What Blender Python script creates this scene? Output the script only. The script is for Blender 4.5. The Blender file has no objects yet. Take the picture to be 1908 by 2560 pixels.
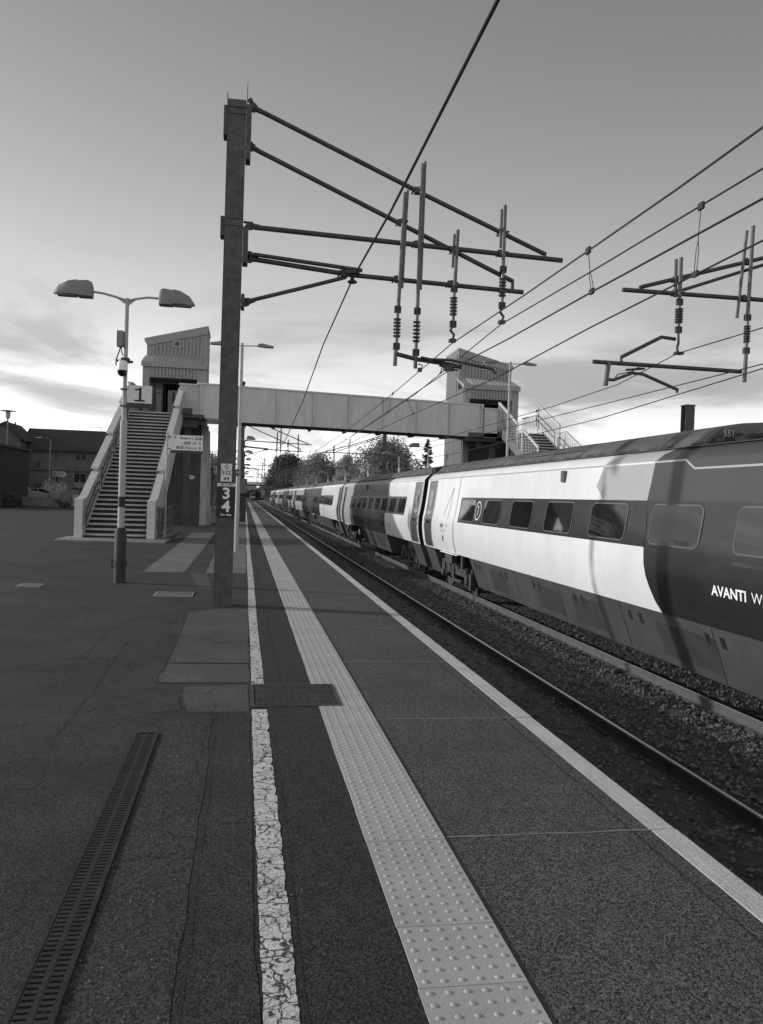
import bpy, math, random
from mathutils import Vector, Matrix
random.seed(7)
R = math.radians
sc = bpy.context.scene
COL = sc.collection
WL = {}                                  # world location of each object (no rotation used except where stated)

# ------------------------------------------------------------------ helpers
class MB:
    def __init__(s): s.v = []; s.f = []; s.m = []
    def add(s, vs, fs, m=0):
        o = len(s.v); s.v += [tuple(p) for p in vs]
        for f in fs: s.f.append(tuple(i + o for i in f)); s.m.append(m)
        return s
    def box(s, x0, x1, y0, y1, z0, z1, m=0):
        return s.add([(x0,y0,z0),(x1,y0,z0),(x1,y1,z0),(x0,y1,z0),(x0,y0,z1),(x1,y0,z1),(x1,y1,z1),(x0,y1,z1)],
                     [(3,2,1,0),(4,5,6,7),(0,1,5,4),(1,2,6,5),(2,3,7,6),(3,0,4,7)], m)
    def quad(s, a, b, c, d, m=0): return s.add([a,b,c,d], [(0,1,2,3)], m)
    def poly(s, pts, m=0): return s.add(pts, [tuple(range(len(pts)))], m)
    def beam(s, a, b, w, h, m=0, up=(0,0,1)):
        a = Vector(a); b = Vector(b); d = (b-a).normalized(); u = Vector(up)
        if abs(d.dot(u)) > .99: u = Vector((0,1,0))
        r = d.cross(u).normalized()*w/2; t = r.cross(d).normalized()*h/2
        vs = [a-r-t,a+r-t,a+r+t,a-r+t,b-r-t,b+r-t,b+r+t,b-r+t]
        return s.add(vs, [(0,1,2,3),(7,6,5,4),(0,4,5,1),(1,5,6,2),(2,6,7,3),(3,7,4,0)], m)
    def tube(s, pts, r, n=8, m=0, cap=True):
        pts = [Vector(p) for p in pts]; k = len(pts)
        rs = r if isinstance(r, (list, tuple)) else [r]*k
        t0 = (pts[1]-pts[0]).normalized(); u = Vector((0,0,1)) if abs(t0.z) < .9 else Vector((0,1,0))
        nx = t0.cross(u).normalized(); vs = []
        for i, p in enumerate(pts):
            t = (pts[min(i+1,k-1)]-pts[max(i-1,0)]).normalized()
            nx = (nx - t*nx.dot(t)).normalized(); ny = t.cross(nx)
            vs += [p + (nx*math.cos(2*math.pi*j/n)+ny*math.sin(2*math.pi*j/n))*rs[i] for j in range(n)]
        fs = [(i*n+j, i*n+(j+1)%n, (i+1)*n+(j+1)%n, (i+1)*n+j) for i in range(k-1) for j in range(n)]
        if cap: fs += [tuple(range(n-1,-1,-1)), tuple((k-1)*n+j for j in range(n))]
        return s.add(vs, fs, m)
    def lathe(s, prof, c, n=12, m=0, axis='z'):
        vs = []
        for r_, h in prof:
            for j in range(n):
                a = 2*math.pi*j/n; p, q = r_*math.cos(a), r_*math.sin(a)
                vs.append((c[0]+p,c[1]+q,c[2]+h) if axis=='z' else (c[0]+h,c[1]+p,c[2]+q) if axis=='x' else (c[0]+p,c[1]+h,c[2]+q))
        k = len(prof)
        fs = [(i*n+j, i*n+(j+1)%n, (i+1)*n+(j+1)%n, (i+1)*n+j) for i in range(k-1) for j in range(n)]
        fs += [tuple(range(n-1,-1,-1)), tuple((k-1)*n+j for j in range(n))]
        return s.add(vs, fs, m)
    def prism(s, poly, a, b, plane='xz', m=0):
        n = len(poly)
        def P(p, t): return (p[0],t,p[1]) if plane=='xz' else (t,p[0],p[1]) if plane=='yz' else (p[0],p[1],t)
        vs = [P(p,a) for p in poly]+[P(p,b) for p in poly]
        fs = [(i,(i+1)%n,n+(i+1)%n,n+i) for i in range(n)]+[tuple(range(n-1,-1,-1)),tuple(range(n,2*n))]
        return s.add(vs, fs, m)
    def text(s, body, size, fn, bold=0.0, sx=1.0, m=0, center=True):
        c = bpy.data.curves.new('tmp','FONT'); c.body = body; c.size = size; c.offset = bold; c.resolution_u = 4
        if center: c.align_x = 'CENTER'; c.align_y = 'CENTER'
        ob = bpy.data.objects.new('tmp', c); COL.objects.link(ob)
        dg = bpy.context.evaluated_depsgraph_get(); dg.update()
        me = bpy.data.meshes.new_from_object(ob.evaluated_get(dg))
        s.add([fn(v.co.x*sx, v.co.y) for v in me.vertices], [tuple(p.vertices) for p in me.polygons], m)
        bpy.data.objects.remove(ob); bpy.data.curves.remove(c); bpy.data.meshes.remove(me)
        return s
    def build(s, name, mats, parent=None, smooth=None, fixn=True, merge=False):
        off = WL[parent] if parent else Vector((0,0,0))
        me = bpy.data.meshes.new(name)
        me.from_pydata([(p[0]-off[0],p[1]-off[1],p[2]-off[2]) for p in s.v], [], s.f)
        mats = mats if isinstance(mats,(list,tuple)) else [mats]
        for mt in mats: me.materials.append(mt)
        if len(mats) > 1: me.polygons.foreach_set('material_index', s.m)
        if fixn or merge:
            import bmesh
            bm = bmesh.new(); bm.from_mesh(me)
            if merge: bmesh.ops.remove_doubles(bm, verts=bm.verts, dist=.0008)
            bmesh.ops.recalc_face_normals(bm, faces=bm.faces); bm.to_mesh(me); bm.free()
        if smooth:
            me.polygons.foreach_set('use_smooth', [True]*len(me.polygons)); me.set_sharp_from_angle(angle=R(smooth))
        me.update()
        o = bpy.data.objects.new(name, me); COL.objects.link(o)
        if parent: o.parent = parent
        WL[o] = Vector(off)
        return o

def tag(o, label=None, cat=None, group=None, kind=None):
    if label: o['label'] = label
    if cat: o['category'] = cat
    if group: o['group'] = group
    if kind: o['kind'] = kind
    return o
def thing(name, label, cat, loc=(0,0,0), group=None):
    o = bpy.data.objects.new(name, None); COL.objects.link(o); o.location = loc; o.empty_display_size = .2
    WL[o] = Vector(loc); return tag(o, label, cat, group)
def struct(mb, name, mats, **k): return tag(mb.build(name, mats, **k), kind='structure')
def copy_tree(o, loc=None, parent=None, label=None):
    c = o.copy(); COL.objects.link(c)
    if parent: c.parent = parent
    if loc is not None: c.location = loc
    if label: c['label'] = label
    for ch in list(o.children): copy_tree(ch, None, c)
    return c

# ------------------------------------------------------------------ materials (the picture is monochrome: everything is grey)
def pm(name, v, var=.25, scale=3., rough=.75, bump=0., bscale=80., spec=.4, metal=0., coat=0., fine=.0, fscale=150., streak=None):
    m = bpy.data.materials.new(name); m.use_nodes = True; nt = m.node_tree; N = nt.nodes; L = nt.links
    b = N['Principled BSDF']; b.inputs['Roughness'].default_value = rough; b.inputs['Metallic'].default_value = metal
    b.inputs['Specular IOR Level'].default_value = spec; b.inputs['Coat Weight'].default_value = coat; b.inputs['Coat Roughness'].default_value = .05
    tc = N.new('ShaderNodeTexCoord'); src = tc.outputs['Object']
    if streak:
        mp = N.new('ShaderNodeMapping'); mp.inputs['Scale'].default_value = streak; L.new(src, mp.inputs['Vector']); src = mp.outputs['Vector']
    n1 = N.new('ShaderNodeTexNoise'); n1.inputs['Scale'].default_value = scale; n1.inputs['Detail'].default_value = 6; n1.inputs['Roughness'].default_value = .65
    L.new(src, n1.inputs['Vector'])
    mr = N.new('ShaderNodeMapRange'); mr.inputs['From Min'].default_value = .3; mr.inputs['From Max'].default_value = .7
    mr.inputs['To Min'].default_value = v*(1-var); mr.inputs['To Max'].default_value = v*(1+var)
    L.new(n1.outputs['Fac'], mr.inputs['Value']); out = mr.outputs['Result']
    if fine:
        n2 = N.new('ShaderNodeTexNoise'); n2.inputs['Scale'].default_value = fscale; n2.inputs['Detail'].default_value = 3
        L.new(tc.outputs['Object'], n2.inputs['Vector'])
        m2 = N.new('ShaderNodeMapRange'); m2.inputs['From Min'].default_value = .3; m2.inputs['From Max'].default_value = .7
        m2.inputs['To Min'].default_value = 1-fine; m2.inputs['To Max'].default_value = 1+fine
        L.new(n2.outputs['Fac'], m2.inputs['Value'])
        mu = N.new('ShaderNodeMath'); mu.operation = 'MULTIPLY'; L.new(out, mu.inputs[0]); L.new(m2.outputs['Result'], mu.inputs[1]); out = mu.outputs[0]
    L.new(out, b.inputs['Base Color'])
    if bump:
        n3 = N.new('ShaderNodeTexNoise'); n3.inputs['Scale'].default_value = bscale; n3.inputs['Detail'].default_value = 4
        L.new(tc.outputs['Object'], n3.inputs['Vector'])
        bp = N.new('ShaderNodeBump'); bp.inputs['Strength'].default_value = bump; bp.inputs['Distance'].default_value = .01
        L.new(n3.outputs['Fac'], bp.inputs['Height']); L.new(bp.outputs['Normal'], b.inputs['Normal'])
    return m
def asphalt(name, v, patch=.25, agg=.85, ascale=150., crack=True):
    m = pm(name, v, patch, .9, .85, .55, 120., .3, fine=.35, fscale=60.)
    nt = m.node_tree; N = nt.nodes; L = nt.links; b = N['Principled BSDF']
    prev = b.inputs['Base Color'].links[0].from_socket
    tc = [n for n in N if n.type=='TEX_COORD'][0]
    vo = N.new('ShaderNodeTexVoronoi'); vo.inputs['Scale'].default_value = ascale; L.new(tc.outputs['Object'], vo.inputs['Vector'])
    bw = N.new('ShaderNodeRGBToBW'); L.new(vo.outputs['Color'], bw.inputs[0])
    mr = N.new('ShaderNodeMapRange'); mr.inputs['From Min'].default_value = .2; mr.inputs['From Max'].default_value = .8
    mr.inputs['To Min'].default_value = 1-agg; mr.inputs['To Max'].default_value = 1+agg; L.new(bw.outputs[0], mr.inputs['Value'])
    mu = N.new('ShaderNodeMath'); mu.operation = 'MULTIPLY'; L.new(prev, mu.inputs[0]); L.new(mr.outputs['Result'], mu.inputs[1]); out = mu.outputs[0]
    if not crack:
        L.new(out, b.inputs['Base Color']); return m
    # hairline cracks
    nz = N.new('ShaderNodeTexNoise'); nz.inputs['Scale'].default_value = 2.2; nz.inputs['Detail'].default_value = 5; L.new(tc.outputs['Object'], nz.inputs['Vector'])
    mx = N.new('ShaderNodeVectorMath'); mx.operation = 'MULTIPLY_ADD'; mx.inputs[1].default_value = (.5,.5,.5)
    L.new(nz.outputs['Color'], mx.inputs[0]); L.new(tc.outputs['Object'], mx.inputs[2])
    vc = N.new('ShaderNodeTexVoronoi'); vc.feature = 'DISTANCE_TO_EDGE'; vc.inputs['Scale'].default_value = .42; L.new(mx.outputs[0], vc.inputs['Vector'])
    cr = N.new('ShaderNodeMapRange'); cr.inputs['From Min'].default_value = .0; cr.inputs['From Max'].default_value = .006
    cr.inputs['To Min'].default_value = .45; cr.inputs['To Max'].default_value = 1.; L.new(vc.outputs['Distance'], cr.inputs['Value'])
    mu2 = N.new('ShaderNodeMath'); mu2.operation = 'MULTIPLY'; L.new(out, mu2.inputs[0]); L.new(cr.outputs['Result'], mu2.inputs[1])
    L.new(mu2.outputs[0], b.inputs['Base Color'])
    return m
def worn_paint(name, v, under):
    m = pm(name, v, .18, 5., .8, .5, 70., .3, fine=.15, fscale=90.)
    nt = m.node_tree; N = nt.nodes; L = nt.links; b = N['Principled BSDF']
    prev = b.inputs['Base Color'].links[0].from_socket; tc = [n for n in N if n.type=='TEX_COORD'][0]
    nz = N.new('ShaderNodeTexNoise'); nz.inputs['Scale'].default_value = 9.; nz.inputs['Detail'].default_value = 6; L.new(tc.outputs['Object'], nz.inputs['Vector'])
    mx = N.new('ShaderNodeVectorMath'); mx.operation = 'MULTIPLY_ADD'; mx.inputs[1].default_value = (.10,.10,.10)
    L.new(nz.outputs['Color'], mx.inputs[0]); L.new(tc.outputs['Object'], mx.inputs[2])
    def crack(scale, w):
        vc = N.new('ShaderNodeTexVoronoi'); vc.feature = 'DISTANCE_TO_EDGE'; vc.inputs['Scale'].default_value = scale; L.new(mx.outputs[0], vc.inputs['Vector'])
        cr = N.new('ShaderNodeMapRange'); cr.inputs['From Min'].default_value = w*.4; cr.inputs['From Max'].default_value = w
        L.new(vc.outputs['Distance'], cr.inputs['Value']); return cr.outputs['Result']
    a = crack(9., .035); c = crack(24., .05)
    # the fine cracking comes and goes
    n4 = N.new('ShaderNodeTexNoise'); n4.inputs['Scale'].default_value = 1.6; L.new(tc.outputs['Object'], n4.inputs['Vector'])
    g = N.new('ShaderNodeMapRange'); g.inputs['From Min'].default_value = .40; g.inputs['From Max'].default_value = .52; L.new(n4.outputs['Fac'], g.inputs['Value'])
    mxm = N.new('ShaderNodeMath'); mxm.operation = 'MAXIMUM'; L.new(c, mxm.inputs[0]); L.new(g.outputs['Result'], mxm.inputs[1])
    n5 = N.new('ShaderNodeTexNoise'); n5.inputs['Scale'].default_value = 34.; n5.inputs['Detail'].default_value = 4; L.new(tc.outputs['Object'], n5.inputs['Vector'])
    e = N.new('ShaderNodeMapRange'); e.inputs['From Min'].default_value = .36; e.inputs['From Max'].default_value = .42; L.new(n5.outputs['Fac'], e.inputs['Value'])
    mu = N.new('ShaderNodeMath'); mu.operation = 'MULTIPLY'; L.new(a, mu.inputs[0]); L.new(mxm.outputs[0], mu.inputs[1])
    mu2 = N.new('ShaderNodeMath'); mu2.operation = 'MULTIPLY'; L.new(mu.outputs[0], mu2.inputs[0]); L.new(e.outputs['Result'], mu2.inputs[1])
    mixf = N.new('ShaderNodeMix'); mixf.data_type = 'FLOAT'; mixf.inputs[2].default_value = under
    L.new(mu2.outputs[0], mixf.inputs[0]); L.new(prev, mixf.inputs[3]); L.new(mixf.outputs[0], b.inputs['Base Color'])
    return m

M = dict(
    ground = asphalt('forecourt_asphalt', .033, .4), plat = asphalt('platform_asphalt', .033, .42, .8),
    strip = asphalt('dark_asphalt', .028, .15, .9, 150., False), strip2 = asphalt('grey_asphalt', .070, .18, .85, 150., False),
    slab = asphalt('concrete_slab', .14, .2, .3), slab2 = asphalt('old_patch', .072, .25, .4), rough = asphalt('rough_patch', .040, .2, .7, 110.),
    mortar = pm('mortar', .17, .3, 9.), groove = pm('groove', .02, .2),
    tactile = pm('tactile_slab', .38, .10, 2., .8, .25, 150., .3, fine=.06, fscale=120.),
    cover = pm('cover_iron', .06, .4, 8., .8, .4, 60., .3), tactile2 = pm('tactile_slab_dull', .362, .12, 2.5, .8, .25, 150., .3, fine=.08, fscale=120.), tactile3 = pm('tactile_slab_pale', .392, .10, 2., .8, .25, 150., .3, fine=.06, fscale=120.),
    coping = pm('edge_paint', .46, .16, 2.5, .85, .5, 90., .3, fine=.3, fscale=130.), line = worn_paint('line_paint', .52, .055),
    concrete = pm('concrete', .22, .25, 2., .85, .4, 40.), face = pm('platform_face', .05, .3, 2., .9),
    ballast = pm('ballast_bed', .05, .5, 12., .95, .9, 30.), stone = pm('ballast_stone', .13, .6, 9., .9, .3, 60.), stone2 = pm('ballast_stone_dark', .06, .5, 9., .9, .3, 60.),
    sleeper = pm('sleeper_concrete', .07, .3, 4., .9, .5, 40.), rail = pm('rail_side', .085, .25, 3., .7), raild = pm('rail_side_shade_grease', .022, .4, 3., .8), railtop = pm('rail_head', .10, .2, 3., .5),  # near-track rail webs: shade painted in along with dark grease
    iron = pm('cast_iron', .030, .4, 8., .85, .4, 60., .25), slot = pm('slot_dark', .008, .2), bed = pm('drain_bed', .02, .3),
    steel = pm('dark_steel', .070, .4, 7., .7, .2, 40.), galv = pm('galvanised_tube', .11, .3, 6., .55, metal=.0), railshine = pm('painted_rail_shine', .7, .1, 3., .35, metal=.25), tubed = pm('tube_dark', .05, .35, 6., .6),
    insul = pm('insulator_glaze', .09, .25, 6., .3, spec=.6), wire = pm('wire', .03, .2),
    post = pm('lamp_post_paint', .34, .15, 3., .6), postd = pm('lamp_post_base', .03, .3, 6., .7, .4, 50.), head = pm('luminaire_shell', .20, .28, 9., .65, streak=(6,6,1.2)),
    lens = pm('luminaire_lens', .12, .2, 9., .3), dome = pm('camera_white', .75, .05, 3., .4), domed = pm('camera_dome', .01, .1, 3., .08, spec=.7),
    signw = pm('sign_white', .62, .08, 4., .6), signk = pm('sign_black', .016, .2, 4., .6), ink = pm('sign_ink', .012, .1), inkw = pm('sign_letter_white', .72, .04), grey = pm('sign_grey', .30, .1), signd = pm('sign_base_bar', .05, .2),
    clad = pm('cladding', .26, .12, 2., .6, streak=(5,5,.6)), cladd = pm('cladding_shade_grille', .075, .3, 2., .7, streak=(6,6,.5)), trim = pm('tower_trim', .26, .1, 3., .55), roofm = pm('canopy_roof', .34, .12, 3., .5),
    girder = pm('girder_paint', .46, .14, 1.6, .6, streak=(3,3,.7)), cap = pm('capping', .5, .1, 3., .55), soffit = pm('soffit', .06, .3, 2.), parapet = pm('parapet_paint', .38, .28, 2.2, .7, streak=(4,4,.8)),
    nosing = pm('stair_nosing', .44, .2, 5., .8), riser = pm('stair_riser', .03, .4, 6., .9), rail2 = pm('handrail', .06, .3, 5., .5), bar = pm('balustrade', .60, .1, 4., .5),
    white = pm('coach_white', .70, .09, 1.1, .32, coat=.3, streak=(1,1,.5)), dark = pm('coach_dark', .020, .25, 1.2, .35, coat=.4), upper = pm('coach_slate', .05, .12, 1., .45, coat=.08), light = pm('coach_light_grey', .36, .06, 1., .4, coat=.25),
    band = pm('window_band', .022, .2, 2., .3, coat=.3), pane = pm('coach_glass', .012, .3, 2., .03, spec=.8), wframe = pm('window_seal', .10, .1, 3., .4), croof = pm('coach_roof', .10, .3, 1.5, .6, streak=(2,.6,2)),
    seam = pm('roof_seam', .045, .2), well = pm('roof_well', .02, .3), skirt = pm('coach_skirt', .06, .25, 1.3, .6, streak=(1,1,.5)), skirtd = pm('skirt_panel', .035, .3, 3., .7), bogie = pm('bogie_steel', .05, .5, 6., .8, .3, 30.), wheel = pm('wheel_steel', .11, .3, 5., .5, metal=.3), bellow = pm('gangway_rubber', .008, .2), edge = pm('door_edge_white', .8, .04), door = pm('door_slate', .07, .15, 1.5, .35, coat=.3),
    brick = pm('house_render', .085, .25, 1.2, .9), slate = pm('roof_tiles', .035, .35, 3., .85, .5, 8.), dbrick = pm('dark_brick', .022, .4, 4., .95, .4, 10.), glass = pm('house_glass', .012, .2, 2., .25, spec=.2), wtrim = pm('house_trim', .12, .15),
    carw = pm('car_white', .6, .05, 2., .3, coat=.5), card = pm('car_dark', .025, .2, 2., .25, coat=.6), carg = pm('car_silver', .22, .1, 2., .3, coat=.5), tyre = pm('tyre', .012, .2), wall = pm('low_wall', .16, .3, 1.5, .9, .4, 12.),
    leaf = pm('leaf', .22, .5, .7, .7, spec=.2), leafl = pm('leaf_pale', .30, .5, .7, .7, spec=.2), leafd = pm('leaf_dark', .10, .5, .7, .8, spec=.1), bark = pm('bark', .05, .4, 6., .9),
    skin = pm('skin', .3, .1), cloth = pm('clothes', .03, .2), hair = pm('hair', .01, .2), fence = pm('fence_pale', .25, .15, 3.), yellow = pm('cab_front', .2, .1, 2., .4), weed = pm('weed', .06, .5, 3., .8),
)
# leaves let some light through
for k in ('leaf','leafl','leafd'):
    nt_ = M[k].node_tree; p_ = nt_.nodes['Principled BSDF']; tr_ = nt_.nodes.new('ShaderNodeBsdfTranslucent'); ms_ = nt_.nodes.new('ShaderNodeMixShader'); ms_.inputs[0].default_value = .35
    nt_.links.new(p_.inputs['Base Color'].links[0].from_socket, tr_.inputs['Color']); nt_.links.new(p_.outputs[0], ms_.inputs[1]); nt_.links.new(tr_.outputs[0], ms_.inputs[2]); nt_.links.new(ms_.outputs[0], nt_.nodes['Material Output'].inputs['Surface'])

# ------------------------------------------------------------------ camera
F, CXP, CYP = 2045., 954., 1280.
yaw, pitch, roll = R(9.52824), R(-0.94387), .033
f = Vector((math.sin(yaw)*math.cos(pitch), math.cos(yaw)*math.cos(pitch), math.sin(pitch)))
R0 = Vector((math.cos(yaw), -math.sin(yaw), 0)); U0 = R0.cross(f)
RV = R0*math.cos(roll)+U0*math.sin(roll); UV = U0*math.cos(roll)-R0*math.sin(roll)
cam = bpy.data.cameras.new('camera'); cam.sensor_fit = 'VERTICAL'; cam.sensor_height = 36; cam.lens = 36*F/2560
cam.clip_start = .05; cam.clip_end = 6000
co = bpy.data.objects.new('camera', cam); COL.objects.link(co)
mw = Matrix((RV, UV, -f)).transposed().to_4x4(); mw.translation = (0,0,1.68); co.matrix_world = mw
sc.camera = co

# ------------------------------------------------------------------ sun and sky
sd = Vector((-1, .315, .312)).normalized()                # towards the sun
sun = bpy.data.lights.new('sun','SUN'); sun.energy = 2.9; sun.angle = R(1.3); sun.color = (1,1,1)
so = bpy.data.objects.new('sun', sun); COL.objects.link(so); so.rotation_euler = sd.to_track_quat('Z','Y').to_euler(); so.location = (-30,10,30)
w = bpy.data.worlds.new('World'); sc.world = w; w.use_nodes = True; nt = w.node_tree; N = nt.nodes; L = nt.links
bg = N['Background']; sky = N.new('ShaderNodeTexSky'); sky.sky_type = 'NISHITA'; sky.sun_disc = False
sky.sun_elevation = math.asin(sd.z); sky.sun_rotation = math.atan2(sd.x, sd.y); sky.dust_density = .7; sky.air_density = 1.2
# the sky ahead varies little from side to side: squeeze the azimuth towards straight ahead, keep the elevation
tg_ = N.new('ShaderNodeTexCoord'); sg_ = N.new('ShaderNodeSeparateXYZ'); L.new(tg_.outputs['Generated'], sg_.inputs[0])
def mth(op, a, b=None):
    n_ = N.new('ShaderNodeMath'); n_.operation = op
    for i_, q_ in enumerate((a, b)):
        if q_ is None: continue
        if isinstance(q_, (int, float)): n_.inputs[i_].default_value = q_
        else: L.new(q_, n_.inputs[i_])
    return n_.outputs[0]
X_, Y_, Z_ = sg_.outputs; xs_ = mth('MULTIPLY', X_, .45)
h0_ = mth('SQRT', mth('ADD', mth('MULTIPLY', X_, X_), mth('MULTIPLY', Y_, Y_))); h1_ = mth('SQRT', mth('ADD', mth('MULTIPLY', xs_, xs_), mth('MULTIPLY', Y_, Y_)))
cs_ = N.new('ShaderNodeCombineXYZ'); L.new(xs_, cs_.inputs[0]); L.new(Y_, cs_.inputs[1]); L.new(mth('MULTIPLY', Z_, mth('DIVIDE', h1_, mth('MAXIMUM', h0_, .001))), cs_.inputs[2])
nv_ = N.new('ShaderNodeVectorMath'); nv_.operation = 'NORMALIZE'; L.new(cs_.outputs[0], nv_.inputs[0]); L.new(nv_.outputs[0], sky.inputs['Vector'])
sep = N.new('ShaderNodeSeparateColor'); L.new(sky.outputs[0], sep.inputs[0])     # red-filtered monochrome sky
gain = N.new('ShaderNodeMath'); gain.operation = 'MULTIPLY'; gain.inputs[1].default_value = 4.0; L.new(sep.outputs[0], gain.inputs[0])
# soft film shoulder: v / (1 + k v)
sh = N.new('ShaderNodeMath'); sh.operation = 'MULTIPLY_ADD'; sh.inputs[1].default_value = .055; sh.inputs[2].default_value = 1.; L.new(gain.outputs[0], sh.inputs[0])
shd = N.new('ShaderNodeMath'); shd.operation = 'DIVIDE'; L.new(gain.outputs[0], shd.inputs[0]); L.new(sh.outputs[0], shd.inputs[1])
pw = N.new('ShaderNodeMath'); pw.operation = 'POWER'; pw.inputs[1].default_value = 1.85; L.new(shd.outputs[0], pw.inputs[0])
pm_ = N.new('ShaderNodeMath'); pm_.operation = 'MULTIPLY'; pm_.inputs[1].default_value = .171; L.new(pw.outputs[0], pm_.inputs[0]); gain = pm_
tc = N.new('ShaderNodeTexCoord'); sx = N.new('ShaderNodeSeparateXYZ'); L.new(tc.outputs['Generated'], sx.inputs[0])
ad = N.new('ShaderNodeMath'); ad.operation = 'ADD'; ad.inputs[1].default_value = .13; L.new(sx.outputs['Z'], ad.inputs[0])
mxa = N.new('ShaderNodeMath'); mxa.operation = 'MAXIMUM'; mxa.inputs[1].default_value = .03; L.new(ad.outputs[0], mxa.inputs[0])
dx = N.new('ShaderNodeMath'); dx.operation = 'DIVIDE'; L.new(sx.outputs['X'], dx.inputs[0]); L.new(mxa.outputs[0], dx.inputs[1])
dy = N.new('ShaderNodeMath'); dy.operation = 'DIVIDE'; L.new(sx.outputs['Y'], dy.inputs[0]); L.new(mxa.outputs[0], dy.inputs[1])
cb = N.new('ShaderNodeCombineXYZ'); L.new(dx.outputs[0], cb.inputs[0]); L.new(dy.outputs[0], cb.inputs[1])
cn = N.new('ShaderNodeTexNoise'); cn.inputs['Scale'].default_value = .95; cn.inputs['Detail'].default_value = 7; cn.inputs['Roughness'].default_value = .55; cn.inputs['Distortion'].default_value = .6
L.new(cb.outputs[0], cn.inputs['Vector'])
cm = N.new('ShaderNodeMapRange'); cm.interpolation_type = 'SMOOTHSTEP'; cm.inputs['From Min'].default_value = .43; cm.inputs['From Max'].default_value = .64; L.new(cn.outputs['Fac'], cm.inputs['Value'])
lo = N.new('ShaderNodeMapRange'); lo.interpolation_type = 'SMOOTHSTEP'; lo.inputs['From Min'].default_value = .30; lo.inputs['From Max'].default_value = .10; L.new(sx.outputs['Z'], lo.inputs['Value'])
mk = N.new('ShaderNodeMath'); mk.operation = 'MULTIPLY'; L.new(cm.outputs['Result'], mk.inputs[0]); L.new(lo.outputs['Result'], mk.inputs[1])
mk2 = N.new('ShaderNodeMath'); mk2.operation = 'MULTIPLY'; mk2.inputs[1].default_value = .50; L.new(mk.outputs[0], mk2.inputs[0])
om = N.new('ShaderNodeMath'); om.operation = 'SUBTRACT'; om.inputs[0].default_value = 1.; L.new(mk2.outputs[0], om.inputs[1])
fin = N.new('ShaderNodeMath'); fin.operation = 'MULTIPLY'; L.new(gain.outputs[0], fin.inputs[0]); L.new(om.outputs[0], fin.inputs[1])
# added fill light: made-up bright cloud behind the camera, lifting surfaces that face it
bk = N.new('ShaderNodeMapRange'); bk.interpolation_type = 'SMOOTHSTEP'; bk.inputs['From Min'].default_value = -.05; bk.inputs['From Max'].default_value = -.75; L.new(sx.outputs['Y'], bk.inputs['Value'])
bc = N.new('ShaderNodeMapRange'); bc.inputs['From Min'].default_value = .3; bc.inputs['From Max'].default_value = .7; bc.inputs['To Min'].default_value = 2.6; bc.inputs['To Max'].default_value = 5.0; L.new(cn.outputs['Fac'], bc.inputs['Value'])
bb_ = N.new('ShaderNodeMath'); bb_.operation = 'MULTIPLY'; L.new(bk.outputs['Result'], bb_.inputs[0]); L.new(bc.outputs['Result'], bb_.inputs[1])
ba = N.new('ShaderNodeMath'); ba.operation = 'ADD'; L.new(fin.outputs[0], ba.inputs[0]); L.new(bb_.outputs[0], ba.inputs[1])
cbs = N.new('ShaderNodeCombineColor')
for i in range(3): L.new(ba.outputs[0], cbs.inputs[i])
L.new(cbs.outputs[0], bg.inputs['Color']); bg.inputs['Strength'].default_value = .12
sc.view_settings.view_transform = 'Standard'; sc.view_settings.look = 'None'; sc.view_settings.exposure = 0.0; sc.view_settings.gamma = 1
sc.cycles.max_bounces = 5; sc.cycles.use_denoising = True

# ================================================================== ground, platform, track
mb = MB()
xs = [(-1500,-.04),(2.0,-.04),(2.0,-1.35),(8.9,-1.35),(8.9,-.04),(1500,-.04)]
for (xa,za),(xb,zb) in zip(xs, xs[1:]): mb.quad((xa,-200,za),(xb,-200,zb),(xb,2600,zb),(xa,2600,za))
struct(mb, 'ground', M['ground'])
XE = 2.27
mb = MB(); mb.box(-14,2.12,-12,205,-1.3,0,0); mb.box(2.12,2.262,-12,205,-1.3,-.09,1)
struct(mb, 'platform', [M['plat'], M['face']])
mb = MB(); mb.box(8.78,30,-12,205,-1.3,0.0); struct(mb, 'far_platform', M['plat'])
mb = MB(); mb.box(8.74,8.9,-12,205,-.1,.006); struct(mb, 'far_platform_edge', M['coping'])
# coping stones with joints every 2.17 m
J0, JP = 6.11, 2.17
mb = MB(); y = J0-JP*8
rng = random.Random(3)
while y < 205:
    d = rng.uniform(-.006,.006); h = rng.uniform(-.003,.003)
    y1 = y+JP-.012
    mb.box(2.135+d,2.178+d,y,y1,-.085,.004+h); mb.box(2.183+d,XE+d,y,y1,-.085,.005+h)
    y += JP
struct(mb, 'platform_edge', M['coping'])
# surfaced strips
mb = MB(); mb.box(.225,.632,-12,205,-.01,.002); struct(mb, 'asphalt_strip', M['strip'])
mb = MB(); mb.box(1.046,2.128,-12,205,-.01,.002); struct(mb, 'edge_paving', M['strip2'])
mb = MB(); y = J0-JP*8
while y < 110:
    pts = [(1.04+i*.1088, y-.008+rng.uniform(-.006,.006)) for i in range(11)]
    for (xa,ya),(xb,yb) in zip(pts,pts[1:]):
        wv = rng.uniform(.006,.012); mb.quad((xa,ya-wv,.0042),(xb,yb-wv,.0042),(xb,yb+wv,.0042),(xa,ya+wv,.0042))
    y += JP
struct(mb, 'mortar_joints', M['mortar'])
mb = MB()
for i in range(60):
    ya = i*1.6-2; yb = ya+1.59; xa = 2.028+math.sin(i*1.7)*.004
    mb.quad((xa,ya,.0048),(xa+.006,ya,.0048),(xa+.006,yb,.0048),(xa,yb,.0048))
mb.quad((1.033,-12,.0048),(1.045,-12,.0048),(1.045,205,.0048),(1.033,205,.0048))
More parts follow.
